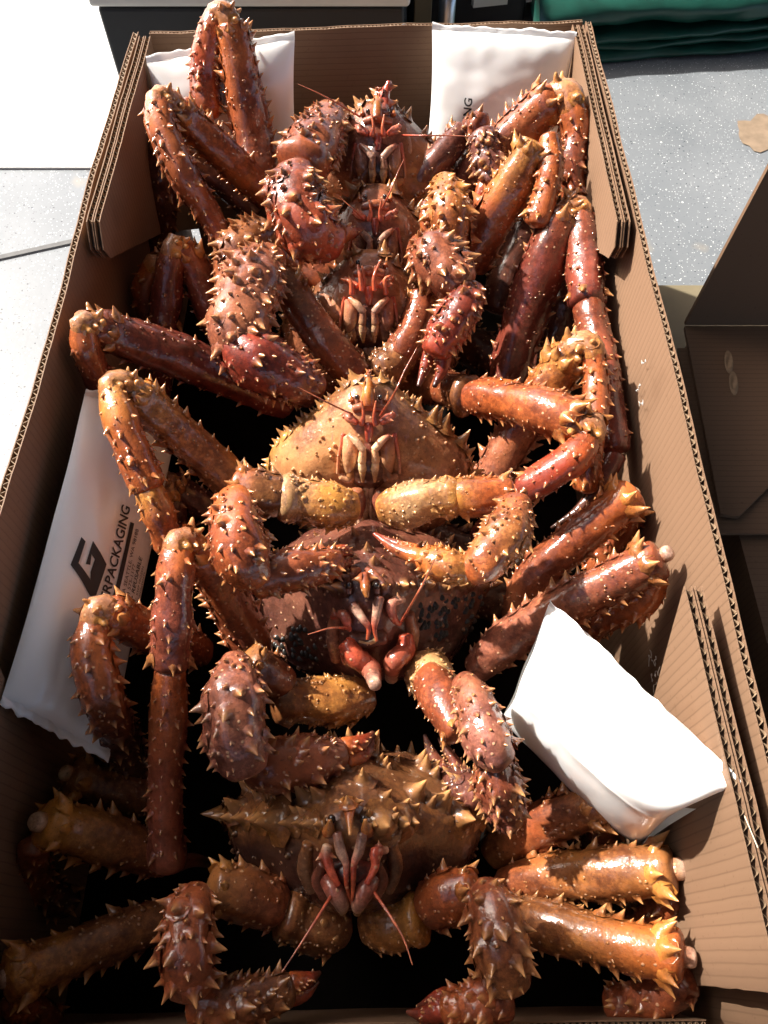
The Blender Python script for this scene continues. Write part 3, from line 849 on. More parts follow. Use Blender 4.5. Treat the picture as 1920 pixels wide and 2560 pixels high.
class Crab:
    def __init__(self, u, v, label, seed):
        p = P(u, v, .03)
        self.root = thing('king_crab', (p.x, p.y, .013), label, 'crab', 'king crabs packed in the box')
        self.rnd = random.Random(seed)
        self.seed = seed
    def seg(self, name, ctrl, cols, mode='edges', L_=.42, sp=.014, parent=None, crown_n=0, fa=.92, fb=1.04, namp=.07, rows=9, capk=.45, crown_L=.62, s1=None, extra=None):
        mb_ = MB(); pts, rad = px(ctrl)
        ph = self.rnd.uniform(0, 6)
        if mode == 'warty':
            pf = lambda s: 1 - .14 * math.exp(-((s - .02) / .10) ** 2) + .13 * math.exp(-((s - .93) / .05) ** 2) - .10 * math.exp(-((s - .74) / .10) ** 2) + .07 * math.exp(-((s - .35) / .14) ** 2)
        elif mode == 'edges':
            pf = lambda s: 1 - .12 * math.exp(-(s / .07) ** 2) + .12 * math.exp(-((s - .95) / .05) ** 2) + .03 * math.sin(9 * s + ph)
        elif mode == 'all':
            fl_ = .04 if name in ('wrist', 'pincer') else .10
            pf = lambda s: 1 - fl_ * math.exp(-(s / .06) ** 2) + fl_ * math.exp(-((s - .94) / .06) ** 2) + .045 * math.sin(13 * s + ph)
        else: pf = None
        tb = tube(mb_, pts, rad, cols, fa=fa, fb=fb, namp=namp, capk=min(capk, .3) if mode != 'all' else capk, profile=pf, ridge=.045 if mode else 0)
        if mode == 'edges': spines_edges(mb_, tb, sp, L_, self.rnd, s1=s1 or .93)
        elif mode == 'warty':
            spines_all(mb_, tb, sp, L_ * .55, self.rnd, rows=11, fat=(.6, .9))
            spines_edges(mb_, tb, sp * 1.4, L_, self.rnd)
        elif mode == 'all': spines_all(mb_, tb, sp, L_, self.rnd, rows=rows, s1=s1 or .97)
        if crown_n: crown(mb_, tb, crown_L, self.rnd, crown_n, col=vec_lerp(cols[-1], YO, .5))
        if extra: extra(mb_, tb)
        o = mb_.build(name, SHELL, parent or self.root, attrs=True)
        o['seg'] = 1
        return o, tb
    def knee(self, o, upper, lower, col):
        mb_ = MB(); a, b2 = px([upper[-1], lower[0]])[0]; ra, rb = px([upper[-1], lower[0]])[1]
        d0 = (a - P(*upper[-2][:3])).normalized(); d1 = (P(*lower[1][:3]) - b2).normalized()
        mid = (a + b2) / 2 + (d0 - d1) * (.28 * (ra + rb) / 2)
        cy = vec_lerp(col, YO, .55)
        tb = tube(mb_, [a - d0 * ra * .5, a + d0 * ra * .15, mid, b2 - d1 * rb * .1, b2 + d1 * rb * .6], [ra * .80, ra * .88, (ra + rb) * .46, rb * .92, rb * .86], [cy, vec_lerp(cy, PALE, .35), cy], namp=.12)
        for ang in (1.0, -1.1, 2.0, -2.0, .1):
            p, n, t, r = tsurf(tb, self.rnd.uniform(.35, .65), ang)
            spine(mb_, p, n, t, r * self.rnd.uniform(.5, .75), self.rnd.uniform(-.3, .5), .42, cy, .5)
        for s, ang in ((.22, .5), (.80, -.5)):
            p, n, t, r = tsurf(tb, s, ang)
            spine(mb_, p, n, t, r * .42, .2, .8, YO, 1.0, 8, .55)
        mb_.build('knee', SHELL, o, attrs=True)
    def leg(self, upper=None, lower=None, tip=None, uc=(BR,), lc=None, nub=None, foot=None, L_=.40, Ll=.42, sp=.015, spl=.0125, up_crown=7):
        o = None
        if upper:
            cols = list(uc) if len(uc) > 1 else [uc[0], uc[0], vec_lerp(uc[0], YO, .30)]
            o, tb = self.seg('leg', upper, cols, 'edges', L_, sp, crown_n=up_crown)
        if lower:
            lc_ = lc or [vec_lerp(uc[-1], YO, .35), uc[0], uc[0]]
            o2, tb2 = self.seg('lower_leg' if o else 'leg', lower, lc_, 'all', Ll, spl, parent=o, crown_n=5, rows=8, crown_L=.5)
            if o is None: o = o2
            elif not nub: self.knee(o, upper, lower, uc[-1])
        if foot:
            self.seg('shin', foot, lc or [uc[0], uc[0]], 'all', Ll, spl, parent=o, rows=8)
        if tip:
            self.seg('claw_tip', tip, [MR, DK, (.05, .02, .012)], None, parent=o)
        if nub:
            mb_ = MB(); p = P(*nub[:3]); r = .82 * nub[3] * depth(p) / FPX
            d_ = (p - P(*upper[-1][:3])); d_ = d_.normalized() if d_.length > 1e-4 else Vector((1, 0, 0))
            tube(mb_, [p - d_ * r * 2.2, p - d_ * r * .9, p - d_ * r * .45], [r * 1.25, r * 1.3, r * 1.1], [OR, (.42, .20, .11), (.58, .40, .32)], namp=.10, capk=.30, nc=16, step=.003)
            # two horn pads beside the bare joint
            mb_.build('joint', SHELL, o, attrs=True)
        return o
    def claw_arm(self, base=None, upper=None, wrist=None, palm=None, fingers=(), bc=(YO,), ucl=(OL,), wc=(BR,), pc=(BR,), fc=(OR, RD, (.07, .02, .012)), L_=.40, sp=.0105, spp=.0100, Lp=.42, within=None):
        o = within
        if base:
            o, _ = self.seg('claw_arm', base, list(bc) if len(bc) > 1 else [bc[0], bc[0]], 'warty', .26, .011, parent=None)
        if upper:
            o2, _ = self.seg('upper_arm' if o else 'claw_arm', upper, list(ucl) if len(ucl) > 1 else [ucl[0], ucl[0], vec_lerp(ucl[0], YO, .4)], 'edges', .34, .013, parent=o, crown_n=6, crown_L=.5)
            o = o or o2
        if wrist:
            self.seg('wrist', wrist, list(wc) if len(wc) > 1 else [wc[0], wc[0]], 'all', L_, sp * .85, parent=o, rows=12, namp=.09)
        if palm:
            o3, _ = self.seg('pincer', palm, list(pc) if len(pc) > 1 else [pc[0], pc[0]], 'all', Lp, spp * .85, parent=o, rows=12, namp=.09)
            o = o or o3
        for f in fingers:
            mb_ = MB(); pts, rad = px(f)
            tb = tube(mb_, pts, rad, list(fc), nc=14, step=.003, namp=.06)
            for k in range(8):
                s = .08 + .75 * k / 8
                p, n, t, r = tsurf(tb, s, self.rnd.choice((1.2, -1.2, .4, -.5)) + self.rnd.uniform(-.3, .3))
                spine(mb_, p, n, t, r * .45, .3, .5, tcol(tb, s), .7, 6)
            mb_.build('pincer_finger', SHELL, o, attrs=True)
        return o

# ------------------------------------------------------------------ crab body
OUTL = [(0, .86), (.15, .84), (.29, .73), (.52, .52), (.74, .33), (.94, .12), (1.01, -.16), (.97, -.50), (.80, -.76), (.45, -.95), (0, -1.0)]

def outline(theta_n):
    """theta_n 0..1 around the rim starting at the front, returns (x, f)"""
    t = theta_n * 2
    sgn = 1 if t <= 1 else -1
    if t > 1: t = 2 - t
    k = t * (len(OUTL) - 1); i = min(int(k), len(OUTL) - 2); f = k - i
    g = lambda i_: OUTL[max(0, min(len(OUTL) - 1, i_))]
    p0, p1, p2, p3 = g(i - 1), g(i), g(i + 1), g(i + 2)
    x = cr(p0[0] if i > 0 else -p2[0], p1[0], p2[0], p3[0] if i < len(OUTL) - 2 else -p1[0], f)
    y = cr(p0[1], p1[1], p2[1], p3[1], f)
    return sgn * x, y

def make_body(crab, O, F, V, hw, dors, vent, cheek, rim_col, spin=1.0, dh=.50, vh=.42, vexp=5.0, dspin=1.0):
    """shell of one crab: O rim centre, F forward, V towards the belly, hw half width in metres"""
    F = F.normalized(); V = (V - F * V.dot(F)).normalized(); X = F.cross(V)
    if X.x < 0: X = -X
    D = -V
    m = MB(); nt_, nr = 72, 13
    rows = [('d', k / nr) for k in range(nr, 0, -1)]
    vs, cc = [], []
    def place(x, f, h):
        return O + X * (x * hw) + F * (f * hw) + D * (h * hw)
    grid = []
    for part in ('d', 'v'):
        for k in range(nr + 1):
            s = (k / nr) if part == 'd' else 1 - k / nr
            if part == 'v' and k == 0: continue
            ring = []
            for i in range(nt_):
                x, f = outline(i / nt_)
                xs, fs_ = x * s, f * s - .04 * (1 - s)
                if part == 'd':
                    h = dh * (1 - s ** 2.6) * (1 - .18 * max(0, fs_))
                    # swollen regions of the carapace with grooves between
                    h += .07 * (1 - s ** 4) * (math.exp(-((xs) / .22) ** 2 - ((fs_ - .25) / .25) ** 2) + .8 * math.exp(-((abs(xs) - .45) / .25) ** 2 - ((fs_ + .25) / .35) ** 2) - .6 * math.exp(-((fs_ - .02) / .08) ** 2 - (xs / .35) ** 2))
                    col = vec_lerp(rim_col, dors, min(1, (1 - s) * 4))
                else:
                    h = -vh * (1 - s ** vexp)
                    side = min(1, (1 - s) * 30)
                    col = vec_lerp(rim_col, cheek if abs(xs) > .26 or fs_ < -.05 else vent, side)
                p = place(xs, fs_, h)
                p = p + (D if part == 'd' else V) * (hw * .03 * noise.noise(p * 60) * (1 - s ** 6))
                ring.append(p); cc.append(col)
            vs += ring; grid.append(len(vs) - nt_)
    fs = []
    for a_, b2 in zip(grid[:-1], grid[1:]):
        for i in range(nt_):
            fs.append((b2 + i, b2 + (i + 1) % nt_, a_ + (i + 1) % nt_, a_ + i))
    m.add(vs, fs, cc)
    bvh = BVHTree.FromPolygons([tuple(v) for v in m.v], m.f)
    rnd = crab.rnd
    # marginal spines
    for i in range(3, 70, 1):
        if i in range(31, 42): continue
        th = i / 72 + rnd.uniform(-.003, .003)
        x, f = outline(th); x2, f2 = outline(th + .01)
        p = place(x * .985, f * .985, 0)
        t = (place(x2, f2, 0) - p).normalized()
        n = (X * x + F * f); n = (n - t * n.dot(t)).normalized()
        big = rnd.random() < .28
        if rnd.random() < .22: continue
        spine(m, p, n, F, hw * (.13 if big else .07) * spin * rnd.uniform(.7, 1.35), rnd.uniform(.05, .5), rnd.uniform(.36, .5), rim_col)
        if rnd.random() < .5:
            spine(m, p + D * hw * .05 - n * hw * .03, (n + D * .8).normalized(), F, hw * .07 * spin * rnd.uniform(.7, 1.3), .2, .36, rim_col)
    # dorsal spines, largest on the raised regions
    for _ in range(120):
        x, f = rnd.uniform(-.9, .9), rnd.uniform(-.85, .75)
        o = place(x, f, 1.5)
        hit, nn, idx, dist = bvh.ray_cast(o, V)
        if hit is None or nn is None: continue
        if nn.dot(D) < 0: nn = -nn
        if nn.dot(D) < .1: continue
        spine(m, hit - nn * hw * .004, nn, F, hw * rnd.choice((.04, .06, .075, .09, .12)) * spin * dspin, .35, .36, dors)
    # grains on the belly side
    for _ in range(150):
        x, f = rnd.uniform(-.95, .95), rnd.uniform(-.5, .7)
        hit, nn, idx, dist = bvh.ray_cast(place(x, f, -1.5), D)
        if hit is None or abs(x) < .30: continue
        spine(m, hit - nn * hw * .002, nn if nn.dot(V) > 0 else -nn, F, hw * .022 * rnd.uniform(.6, 1.5), .1, .8, cheek, .8, 6, .3)
    o = m.build('carapace', SHELL, crab.root, attrs=True)
    crab.bvh = bvh; crab.O, crab.F, crab.V, crab.X, crab.hw, crab.D = O, F, V, X, hw, D
    crab.place = place
    crab.carapace = o
    return o

def on_body(crab, u, v, lift=0.0, z=None):
    d = ray(u, v).normalized()
    hit, n, i, dist = crab.bvh.ray_cast(EYE, d)
    if hit is None:
        # beside the shell: stay in the plane of the face
        t = depth(crab.face_c) / d.dot(FW)
        hit = EYE + d * t
        crab.miss = getattr(crab, 'miss', 0) + 1
    return hit - d * lift

def blob(crab, name, path, cols, parent=None, tips=False, namp=.05, nc=12, lift=.004, ns=()):
    """small tapered mouth or feeler piece: path of (u, v, r_px, extra lift)"""
    m = MB()
    pts = [on_body(crab, q[0], q[1], lift + (q[3] if len(q) > 3 else 0)) for q in path]
    rad = [q[2] * depth(p) / FPX for p, q in zip(pts, path)]
    tb = tube(m, pts, rad, cols, nc=nc, step=.0022, namp=namp, nfreq=150)
    for (s, ang, ln) in ns:
        p, n, t, r = tsurf(tb, s, ang)
        spine(m, p, n, t, r * ln, .3, .4, tcol(tb, s))
    return m.build(name, SHELL, parent or crab.root, attrs=True)

def eye(crab, u, v, r, lift=.004):
    m = MB(); p = on_body(crab, u, v, lift); rr = r * depth(p) / FPX
    nl, nc = 8, 12; vs = []
    ax = ((EYE - p).normalized() + UP * .5).normalized(); s = ax.orthogonal().normalized(); q_ = ax.cross(s)
    for i in range(nl + 1):
        a = math.pi * i / nl
        for j in range(nc):
            b = 2 * math.pi * j / nc
            vs.append(p + (ax * math.cos(a) * 1.35 + (s * math.cos(b) + q_ * math.sin(b)) * math.sin(a)) * rr)
    fs = [(i * nc + j, i * nc + (j + 1) % nc, (i + 1) * nc + (j + 1) % nc, (i + 1) * nc + j) for i in range(nl) for j in range(nc)]
    m.add(vs, fs); o = m.build('eye', EYEM, crab.root)
    m = MB(); p2 = p - (EYE - p).normalized() * .002
    tube(m, [p2 - UP * rr * 2.2, p2 - UP * rr * .6], [rr * .8, rr * .95], [PU, PK], nc=10, step=.002, namp=.03)
    m.build('eyestalk', SHELL, o, attrs=True)

def whip(crab, start, pts, r0=3.2, col=RED):
    """long antenna: starts on the face at pixel start, then runs through (u, v, z)"""
    m = MB()
    a = on_body(crab, start[0], start[1], .008)
    P3 = [a] + [P(*q) for q in pts]
    n = len(P3)
    rad = [r0 * .00036 * (1 - .72 * i / (n - 1)) for i in range(n)]
    # jointed flagellum
    tube(m, P3, rad, [col, (.50, .12, .05), (.45, .14, .07)], nc=7, step=.003, namp=.0)
    m.build('antenna', SHELL, crab.root, attrs=True)

def front_face(crab, cx, cy, s, lip=RED, mouth=PK, with_rostrum=True, white=CR):
    """mouth parts, feelers, eyes and beak seen from the belly side; s = half width in photo pixels"""
    k = s / 520 * 2
    def q(x, y, r, e=0): return (cx + x * k / 2, cy + y * k / 2, r * k / 2, e)
    F_ = lambda *a: q(*a)
    # offsets are measured from the mouth centre in half photo pixels
    blob(crab, 'mouth_cavity', [F_(0, -150, 70), F_(0, -60, 120), F_(0, 40, 128), F_(0, 110, 90)], [(.16, .035, .022), (.10, .03, .02), (.14, .05, .03)], parent=crab.carapace, lift=-.017)
    for sg in (-1, 1):
        plate = blob(crab, 'mouth_plate', [F_(sg * 112, -105, 22), F_(sg * 95, -55, 40), F_(sg * 92, 10, 42), F_(sg * 96, 66, 26)], [vec_lerp(mouth, RED, .3), mouth, vec_lerp(mouth, CR, .3)], lift=.0)
        blob(crab, 'plate_rim', [F_(sg * 128, -120, 12), F_(sg * 150, -10, 8), F_(sg * 155, 75, 9)], [lip, vec_lerp(lip, mouth, .5), mouth], parent=plate, lift=.002)
        blob(crab, 'basket', [F_(sg * 60, 20, 26), F_(sg * 95, 95, 34), F_(sg * 140, 92, 20)], [(.18, .07, .03), (.30, .12, .05), mouth], parent=plate, lift=.002)
        mp = blob(crab, 'mouth_leg', [F_(sg * 100, -112, 15), F_(sg * 62, -82, 20, .003), F_(sg * 28, -42, 20, .006)], [vec_lerp(lip, mouth, .4), vec_lerp(mouth, PALE, .5), vec_lerp(mouth, PALE, .7)], lift=.006)
        blob(crab, 'mouth_joint', [F_(sg * 30, -40, 17, .006), F_(sg * 34, 18, 22, .006)], [mouth, vec_lerp(mouth, white, .5)], parent=mp, lift=.006)
        blob(crab, 'mouth_joint', [F_(sg * 34, 26, 19, .006), F_(sg * 30, 56, 23, .005)], [white, (.7, .5, .33)], parent=mp, lift=.006)
        blob(crab, 'mouth_joint', [F_(sg * 31, 64, 19, .005), F_(sg * 30, 118, 8, .004)], [(.62, .42, .22), (.50, .26, .09)], parent=mp, lift=.006)
        # antennule, feeler base
        an = blob(crab, 'antennule', [F_(sg * 34, -168, 17), F_(sg * 26, -215, 9, .004), F_(sg * 36, -285, 5, .010)], [RED, (.6, .13, .05), (.55, .16, .07)], lift=.006)
        fb_ = blob(crab, 'feeler_base', [F_(sg * 60, -178, 16), F_(sg * 98, -200, 24), F_(sg * 125, -218, 13)], [RED, vec_lerp(RED, PALE, .3), RED], lift=.006, ns=((.5, .6, 1.0), (.8, -.6, .9)))
        blob(crab, 'cheek_edge', [F_(sg * 150, -200, 16), F_(sg * 176, -90, 22), F_(sg * 172, 60, 16)], [PK, vec_lerp(PK, PALE, .35), PK], parent=crab.carapace, lift=-.004)
        eye(crab, *F_(sg * 57, -303, 14)[:3], lift=.006)
        blob(crab, 'eye_spine', [F_(sg * 88, -285, 16), F_(sg * 96, -330, 4, .003)], [OR, YO], parent=crab.carapace, lift=.003)
        # reddish coxa domes and the pale breast plate under the mouth
        blob(crab, 'breast_plate', [F_(sg * 14, 150, 16), F_(sg * 16, 260, 20), F_(sg * 60, 370, 26)], [PALE, vec_lerp(PALE, CR, .5), PALE], parent=crab.carapace, lift=.003)
        blob(crab, 'hip_joint', [F_(sg * 62, 165, 34), F_(sg * 58, 225, 46), F_(sg * 62, 285, 34)], [PK, (.30, .085, .055), PK], lift=.010)
    blob(crab, 'jaw', [F_(0, -170, 24), F_(0, -130, 22), F_(0, -85, 16)], [RED, (.32, .04, .02), (.2, .03, .02)], lift=.004)
    blob(crab, 'brow', [F_(-75, -245, 22), F_(0, -262, 28), F_(75, -245, 22)], [PK, vec_lerp(OR, PK, .5), PK], parent=crab.carapace, lift=.001)
    if with_rostrum:
        blob(crab, 'rostrum', [F_(-5, -262, 34), F_(-4, -330, 30, .004), F_(-2, -385, 18, .006), F_(0, -432, 8, .006)], [OR, (.48, .17, .03), (.42, .14, .03), OR], lift=.006,
             ns=((.55, 1.5, 1.5), (.55, -1.5, 1.5), (.8, 1.2, 1.6), (.8, -1.2, 1.6), (.98, .8, 2.2), (.98, -.8, 2.2)))

def orient(crab, mu, mv, mz, F, V, hw, foff=.24, voff=.40):
    F = Vector(F).normalized(); V = Vector(V); V = (V - F * V.dot(F)).normalized()
    M = P(mu, mv, mz)
    crab.face_c = M
    return M - F * (foff * hw) - V * (voff * hw), F, V

# ================================================================== crab 1 (farthest)
c = Crab(930, 520, 'farthest crab, with one leg raised above the far wall of the box', 1)
O, F, V = orient(c, 945, 415, .29, (0, .42, .90), (0, -.90, .42), .100)
make_body(c, O, F, V, .100, BR, PK, vec_lerp(PK, OL, .5), OL)
front_face(c, 945, 412, 228, mouth=(.38, .18, .115))
blob(c, 'rostrum', [(955, 285, 17), (962, 240, 13, .002), (972, 205, 6, .004)], [PU, RED, RED], lift=.004, ns=((.4, 1.4, 1.6), (.6, -1.4, 2.2), (.9, 1.2, 2.4)))
whip(c, (900, 292), [(850, 262, .35), (800, 235, .36), (745, 210, .365)])
whip(c, (1005, 338), [(1060, 339, .33), (1120, 339, .33), (1178, 341, .335)])
c.leg([(650, 440, .27, 44), (628, 330, .30, 46), (605, 200, .345, 46), (585, 100, .375, 40), (575, 60, .388, 32)],
      [(540, 36, .392, 28), (528, 85, .378, 35), (514, 180, .345, 37), (514, 250, .325, 35), (520, 288, .312, 30)], uc=(BR, BR, OR), lc=[OR, RD, OR])
c.leg([(668, 492, .25, 38), (575, 400, .30, 41), (490, 318, .335, 39), (445, 278, .352, 36)],
      [(398, 258, .365, 36), (410, 330, .352, 38), (455, 430, .325, 38), (515, 525, .29, 34), (568, 618, .26, 24)], uc=(BR, OR, OR), lc=[OR, BR, BR])
c.leg([(640, 530, .20, 30), (540, 440, .24, 34), (435, 380, .27, 34)],
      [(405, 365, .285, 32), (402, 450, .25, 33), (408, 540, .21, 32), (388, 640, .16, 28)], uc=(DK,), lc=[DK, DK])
c.claw_arm(None, [(885, 500, .25, 36), (858, 420, .27, 38), (842, 340, .285, 40)],
           [(832, 292, .315, 46), (795, 345, .327, 62), (755, 405, .335, 64)],
           [(738, 440, .333, 60), (740, 510, .328, 72), (778, 580, .312, 70), (835, 612, .297, 48)],
           [[(850, 585, .30, 26), (885, 580, .293, 14), (905, 575, .29, 5)]], ucl=(YO,), wc=(PK, BR), pc=(BR, RD), sp=.0135, L_=.34, Lp=.34)
c.claw_arm(None, [(1035, 470, .26, 32), (1095, 400, .285, 36), (1155, 328, .30, 28)],
           [(1172, 312, .312, 24), (1200, 318, .318, 34)],
           [(1208, 335, .317, 36), (1222, 400, .302, 40), (1232, 455, .29, 32)],
           [[(1212, 470, .285, 22), (1195, 500, .278, 13), (1185, 520, .272, 5)], [(1235, 470, .285, 22), (1228, 505, .277, 12), (1215, 525, .272, 5)]], ucl=(PU, PU), wc=(PU, BR), pc=(PU, PU), L_=.5, Lp=.46)
c.leg([(1130, 480, .24, 40), (1240, 375, .29, 46), (1335, 285, .32, 48), (1385, 250, .332, 42)],
      [(1428, 262, .335, 38), (1442, 340, .315, 36), (1430, 410, .298, 33), (1440, 500, .27, 30)], uc=(PU, PK, OR), lc=[OR, BR, BR], Ll=.45)
c.leg([(1290, 440, .21, 42), (1370, 405, .26, 40), (1412, 425, .28, 34)],
      [(1436, 445, .285, 30), (1446, 540, .26, 28), (1452, 620, .23, 24)], uc=(BR,), lc=[OR, BR])

# ================================================================== crab 2
c = Crab(930, 700, 'second crab from the far wall, its face half hidden under the claw in front', 2)
O, F, V = orient(c, 938, 625, .262, (0, .42, .90), (0, -.90, .42), .096)
make_body(c, O, F, V, .096, BR, PK, vec_lerp(OL, PK, .4), OL)
front_face(c, 938, 622, 222, mouth=(.38, .19, .12), with_rostrum=False)
whip(c, (905, 545), [(880, 520, .31), (840, 485, .318)], 2.6)
whip(c, (950, 530), [(975, 480, .32), (995, 430, .33), (1010, 398, .335)], 3.0)
c.claw_arm(None, [(900, 748, .22, 38), (800, 690, .238, 40), (700, 612, .255, 40)],
           [(655, 585, .27, 46), (608, 620, .275, 56), (590, 690, .262, 52), (612, 745, .25, 42)], None,
           [[(735, 730, .245, 18), (790, 768, .24, 17), (838, 803, .236, 6)]], ucl=(OL, BR, OL), wc=(OL, BR), fc=(OR, OR, RD))
c.claw_arm(None, [(1010, 575, .22, 36), (1060, 545, .24, 36), (1095, 560, .25, 36)],
           [(1108, 455, .30, 30), (1118, 500, .302, 50), (1126, 555, .293, 54), (1132, 612, .276, 44)],
           None, [[(1066, 510, .29, 15), (1070, 560, .282, 22), (1085, 600, .272, 22)]], ucl=(OL,), wc=(YO, OR), fc=(BR, OR, OR), L_=.45)
c.leg([(1172, 665, .22, 48), (1222, 560, .26, 51), (1285, 455, .30, 49), (1335, 362, .332, 36)],
      [(1374, 345, .336, 28), (1376, 430, .318, 32), (1360, 500, .302, 32), (1343, 556, .287, 32)], uc=(BR, BR, YO), lc=[OR, OR, BR], nub=(1342, 572, .283, 20), Ll=.36)
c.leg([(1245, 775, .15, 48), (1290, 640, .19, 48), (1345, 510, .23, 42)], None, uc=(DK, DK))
c.leg([(600, 705, .16, 36), (485, 682, .20, 36), (408, 672, .222, 32)],
      [(382, 668, .23, 30), (362, 730, .21, 30), (384, 830, .17, 28)], uc=(BR, OR), lc=[OR, DK])

# ================================================================== crab 3
c = Crab(925, 860, 'third crab from the far wall, with a dark red claw curled on either side', 3)
O, F, V = orient(c, 922, 800, .252, (0, .42, .90), (0, -.90, .42), .098)
make_body(c, O, F, V, .098, BR, PK, vec_lerp(PK, OL, .4), OL)
front_face(c, 922, 800, 246, mouth=(.38, .165, .105), with_rostrum=False)
for (u0, v0, u1, v1, u2, v2) in ((905, 725, 900, 690, 894, 662), (937, 725, 936, 690, 952, 650), (880, 735, 876, 705, 852, 697), (965, 735, 962, 700, 975, 690)):
    blob(c, 'feeler', [(u0, v0, 7), (u1, v1, 5, .006), (u2, v2, 3, .010)], [RED, (.6, .14, .06), (.6, .14, .06)], lift=.008)
c.claw_arm(None, [(892, 940, .235, 44), (815, 855, .255, 44), (735, 745, .272, 42), (708, 690, .282, 38)],
           [(678, 648, .302, 46), (640, 690, .312, 70), (610, 775, .312, 76), (596, 838, .306, 68), (612, 872, .300, 52)],
           [(584, 812, .303, 52), (618, 884, .299, 68), (718, 942, .283, 66), (790, 975, .267, 44)],
           [[(770, 930, .275, 20), (795, 948, .27, 14), (806, 962, .266, 6)]], ucl=(BR, BR, OL), wc=(PK, PK), pc=(RD, (.25, .035, .018), BR), fc=(OR, OR), L_=.36, Lp=.30, sp=.0115, spp=.0125)
c.claw_arm([(945, 940, .225, 48), (985, 905, .232, 48), (1005, 880, .236, 42)],
           [(1000, 890, .237, 42), (1035, 820, .25, 42), (1058, 740, .265, 34)],
           [(1052, 622, .292, 44), (1095, 650, .303, 64), (1148, 710, .292, 54)],
           [(1182, 722, .292, 34), (1155, 772, .29, 46), (1115, 832, .28, 46), (1090, 880, .27, 36)],
           [[(1108, 872, .268, 22), (1106, 920, .256, 17), (1086, 966, .25, 6)], [(1080, 872, .262, 20), (1064, 915, .255, 15), (1046, 966, .25, 6)]],
           bc=(OL, OL), ucl=(BR, BR), wc=(BR, PK), pc=(MR, RD), fc=(RD, RD, (.05, .012, .01)), L_=.40, Lp=.44)
c.leg([(590, 905, .16, 38), (525, 765, .21, 40), (475, 655, .25, 37), (452, 625, .262, 32)],
      [(430, 632, .264, 32), (420, 720, .238, 37), (408, 815, .208, 36)], uc=(MR, MR, BR), lc=[BR, MR, MR], foot=[(402, 832, .20, 32), (398, 900, .17, 32), (396, 980, .13, 30)], L_=.3, Ll=.24, sp=.02, spl=.018)
c.leg([(720, 1012, .18, 42), (600, 957, .215, 47), (430, 887, .265, 53), (292, 838, .30, 49), (235, 818, .318, 40)],
      [(207, 824, .325, 32), (222, 890, .305, 36), (270, 985, .26, 34), (305, 1060, .22, 28)], uc=(MR, MR, MR, BR), lc=[OR, MR, MR], L_=.30, Ll=.26, sp=.02, spl=.017)
c.leg([(1265, 955, .16, 48), (1310, 800, .205, 54), (1362, 650, .255, 54), (1398, 560, .282, 46), (1412, 535, .288, 36)],
      [(1448, 530, .29, 34), (1460, 640, .272, 44), (1469, 752, .262, 43)], uc=(MR, MR, MR, BR), lc=[BR, MR, MR],
      foot=[(1471, 768, .26, 40), (1498, 880, .25, 40), (1524, 1010, .245, 34), (1540, 1120, .24, 30)],
      tip=[(1540, 1138, .235, 24), (1508, 1200, .225, 19), (1450, 1272, .21, 13), (1378, 1320, .195, 4)], L_=.28, Ll=.28, sp=.02, spl=.017)
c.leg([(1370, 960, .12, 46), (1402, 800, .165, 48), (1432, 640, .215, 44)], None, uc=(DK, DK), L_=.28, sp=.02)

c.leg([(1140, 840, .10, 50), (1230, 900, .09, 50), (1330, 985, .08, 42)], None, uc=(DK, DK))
# ================================================================== crab 4 (brightest, belly towards the viewer)
c = Crab(925, 1150, 'brightest orange crab in the middle, upright with its pale belly facing out', 4)
O, F, V = orient(c, 922, 1145, .262, (0, .42, .90), (0, -.90, .42), .099)
make_body(c, O, F, V, .099, BR, (.42, .19, .10), (.44, .20, .095), (.42, .19, .055), spin=.85)
front_face(c, 922, 1145, 260, mouth=(.52, .26, .16), lip=(.60, .10, .06), white=(.72, .52, .36))
whip(c, (880, 1035), [(830, 1012, .35), (745, 968, .365)])
whip(c, (950, 1040), [(985, 985, .345), (1010, 930, .355), (1042, 870, .365)], 3.4)
c.leg([(605, 1230, .22, 44), (505, 1135, .25, 48), (412, 1052, .282, 48), (352, 990, .305, 42), (338, 975, .31, 36)],
      [(280, 968, .318, 36), (302, 1050, .31, 42), (342, 1150, .292, 43), (370, 1215, .277, 40)], uc=((.40, .15, .045), (.40, .15, .05), YO), lc=[YO, OR, OR],
      foot=[(374, 1228, .275, 37), (402, 1300, .257, 38), (428, 1370, .235, 34)], Ll=.36)
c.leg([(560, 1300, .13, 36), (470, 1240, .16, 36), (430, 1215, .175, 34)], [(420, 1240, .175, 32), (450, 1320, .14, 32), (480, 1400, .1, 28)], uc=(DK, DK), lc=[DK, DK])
c.leg([(1178, 990, .236, 46), (1270, 1002, .262, 50), (1380, 1032, .285, 55), (1450, 1062, .29, 48)],
      [(1476, 1088, .29, 38), (1440, 1140, .285, 41), (1380, 1182, .275, 41), (1312, 1226, .258, 36)], uc=((.40, .095, .030), OR, (.40, .11, .035), OR), lc=[OR, RD, (.26, .045, .028)],
      foot=[(1300, 1235, .255, 32), (1250, 1290, .21, 30), (1200, 1340, .16, 28)], L_=.36, Ll=.30)
c.seg('hip', [(1060, 962, .19, 46), (1112, 968, .215, 44), (1172, 990, .236, 48)], [OL, BR, OL], 'edges', .25, .016)
c.leg([(1208, 1240, .17, 46), (1270, 1120, .205, 51), (1362, 980, .245, 51), (1428, 885, .277, 48)],
      [(1484, 880, .29, 32), (1490, 960, .277, 32), (1486, 1060, .268, 30), (1465, 1220, .225, 30)], uc=(PK, PK, OR, YO), lc=[OR, BR, OR], L_=.42, up_crown=9)
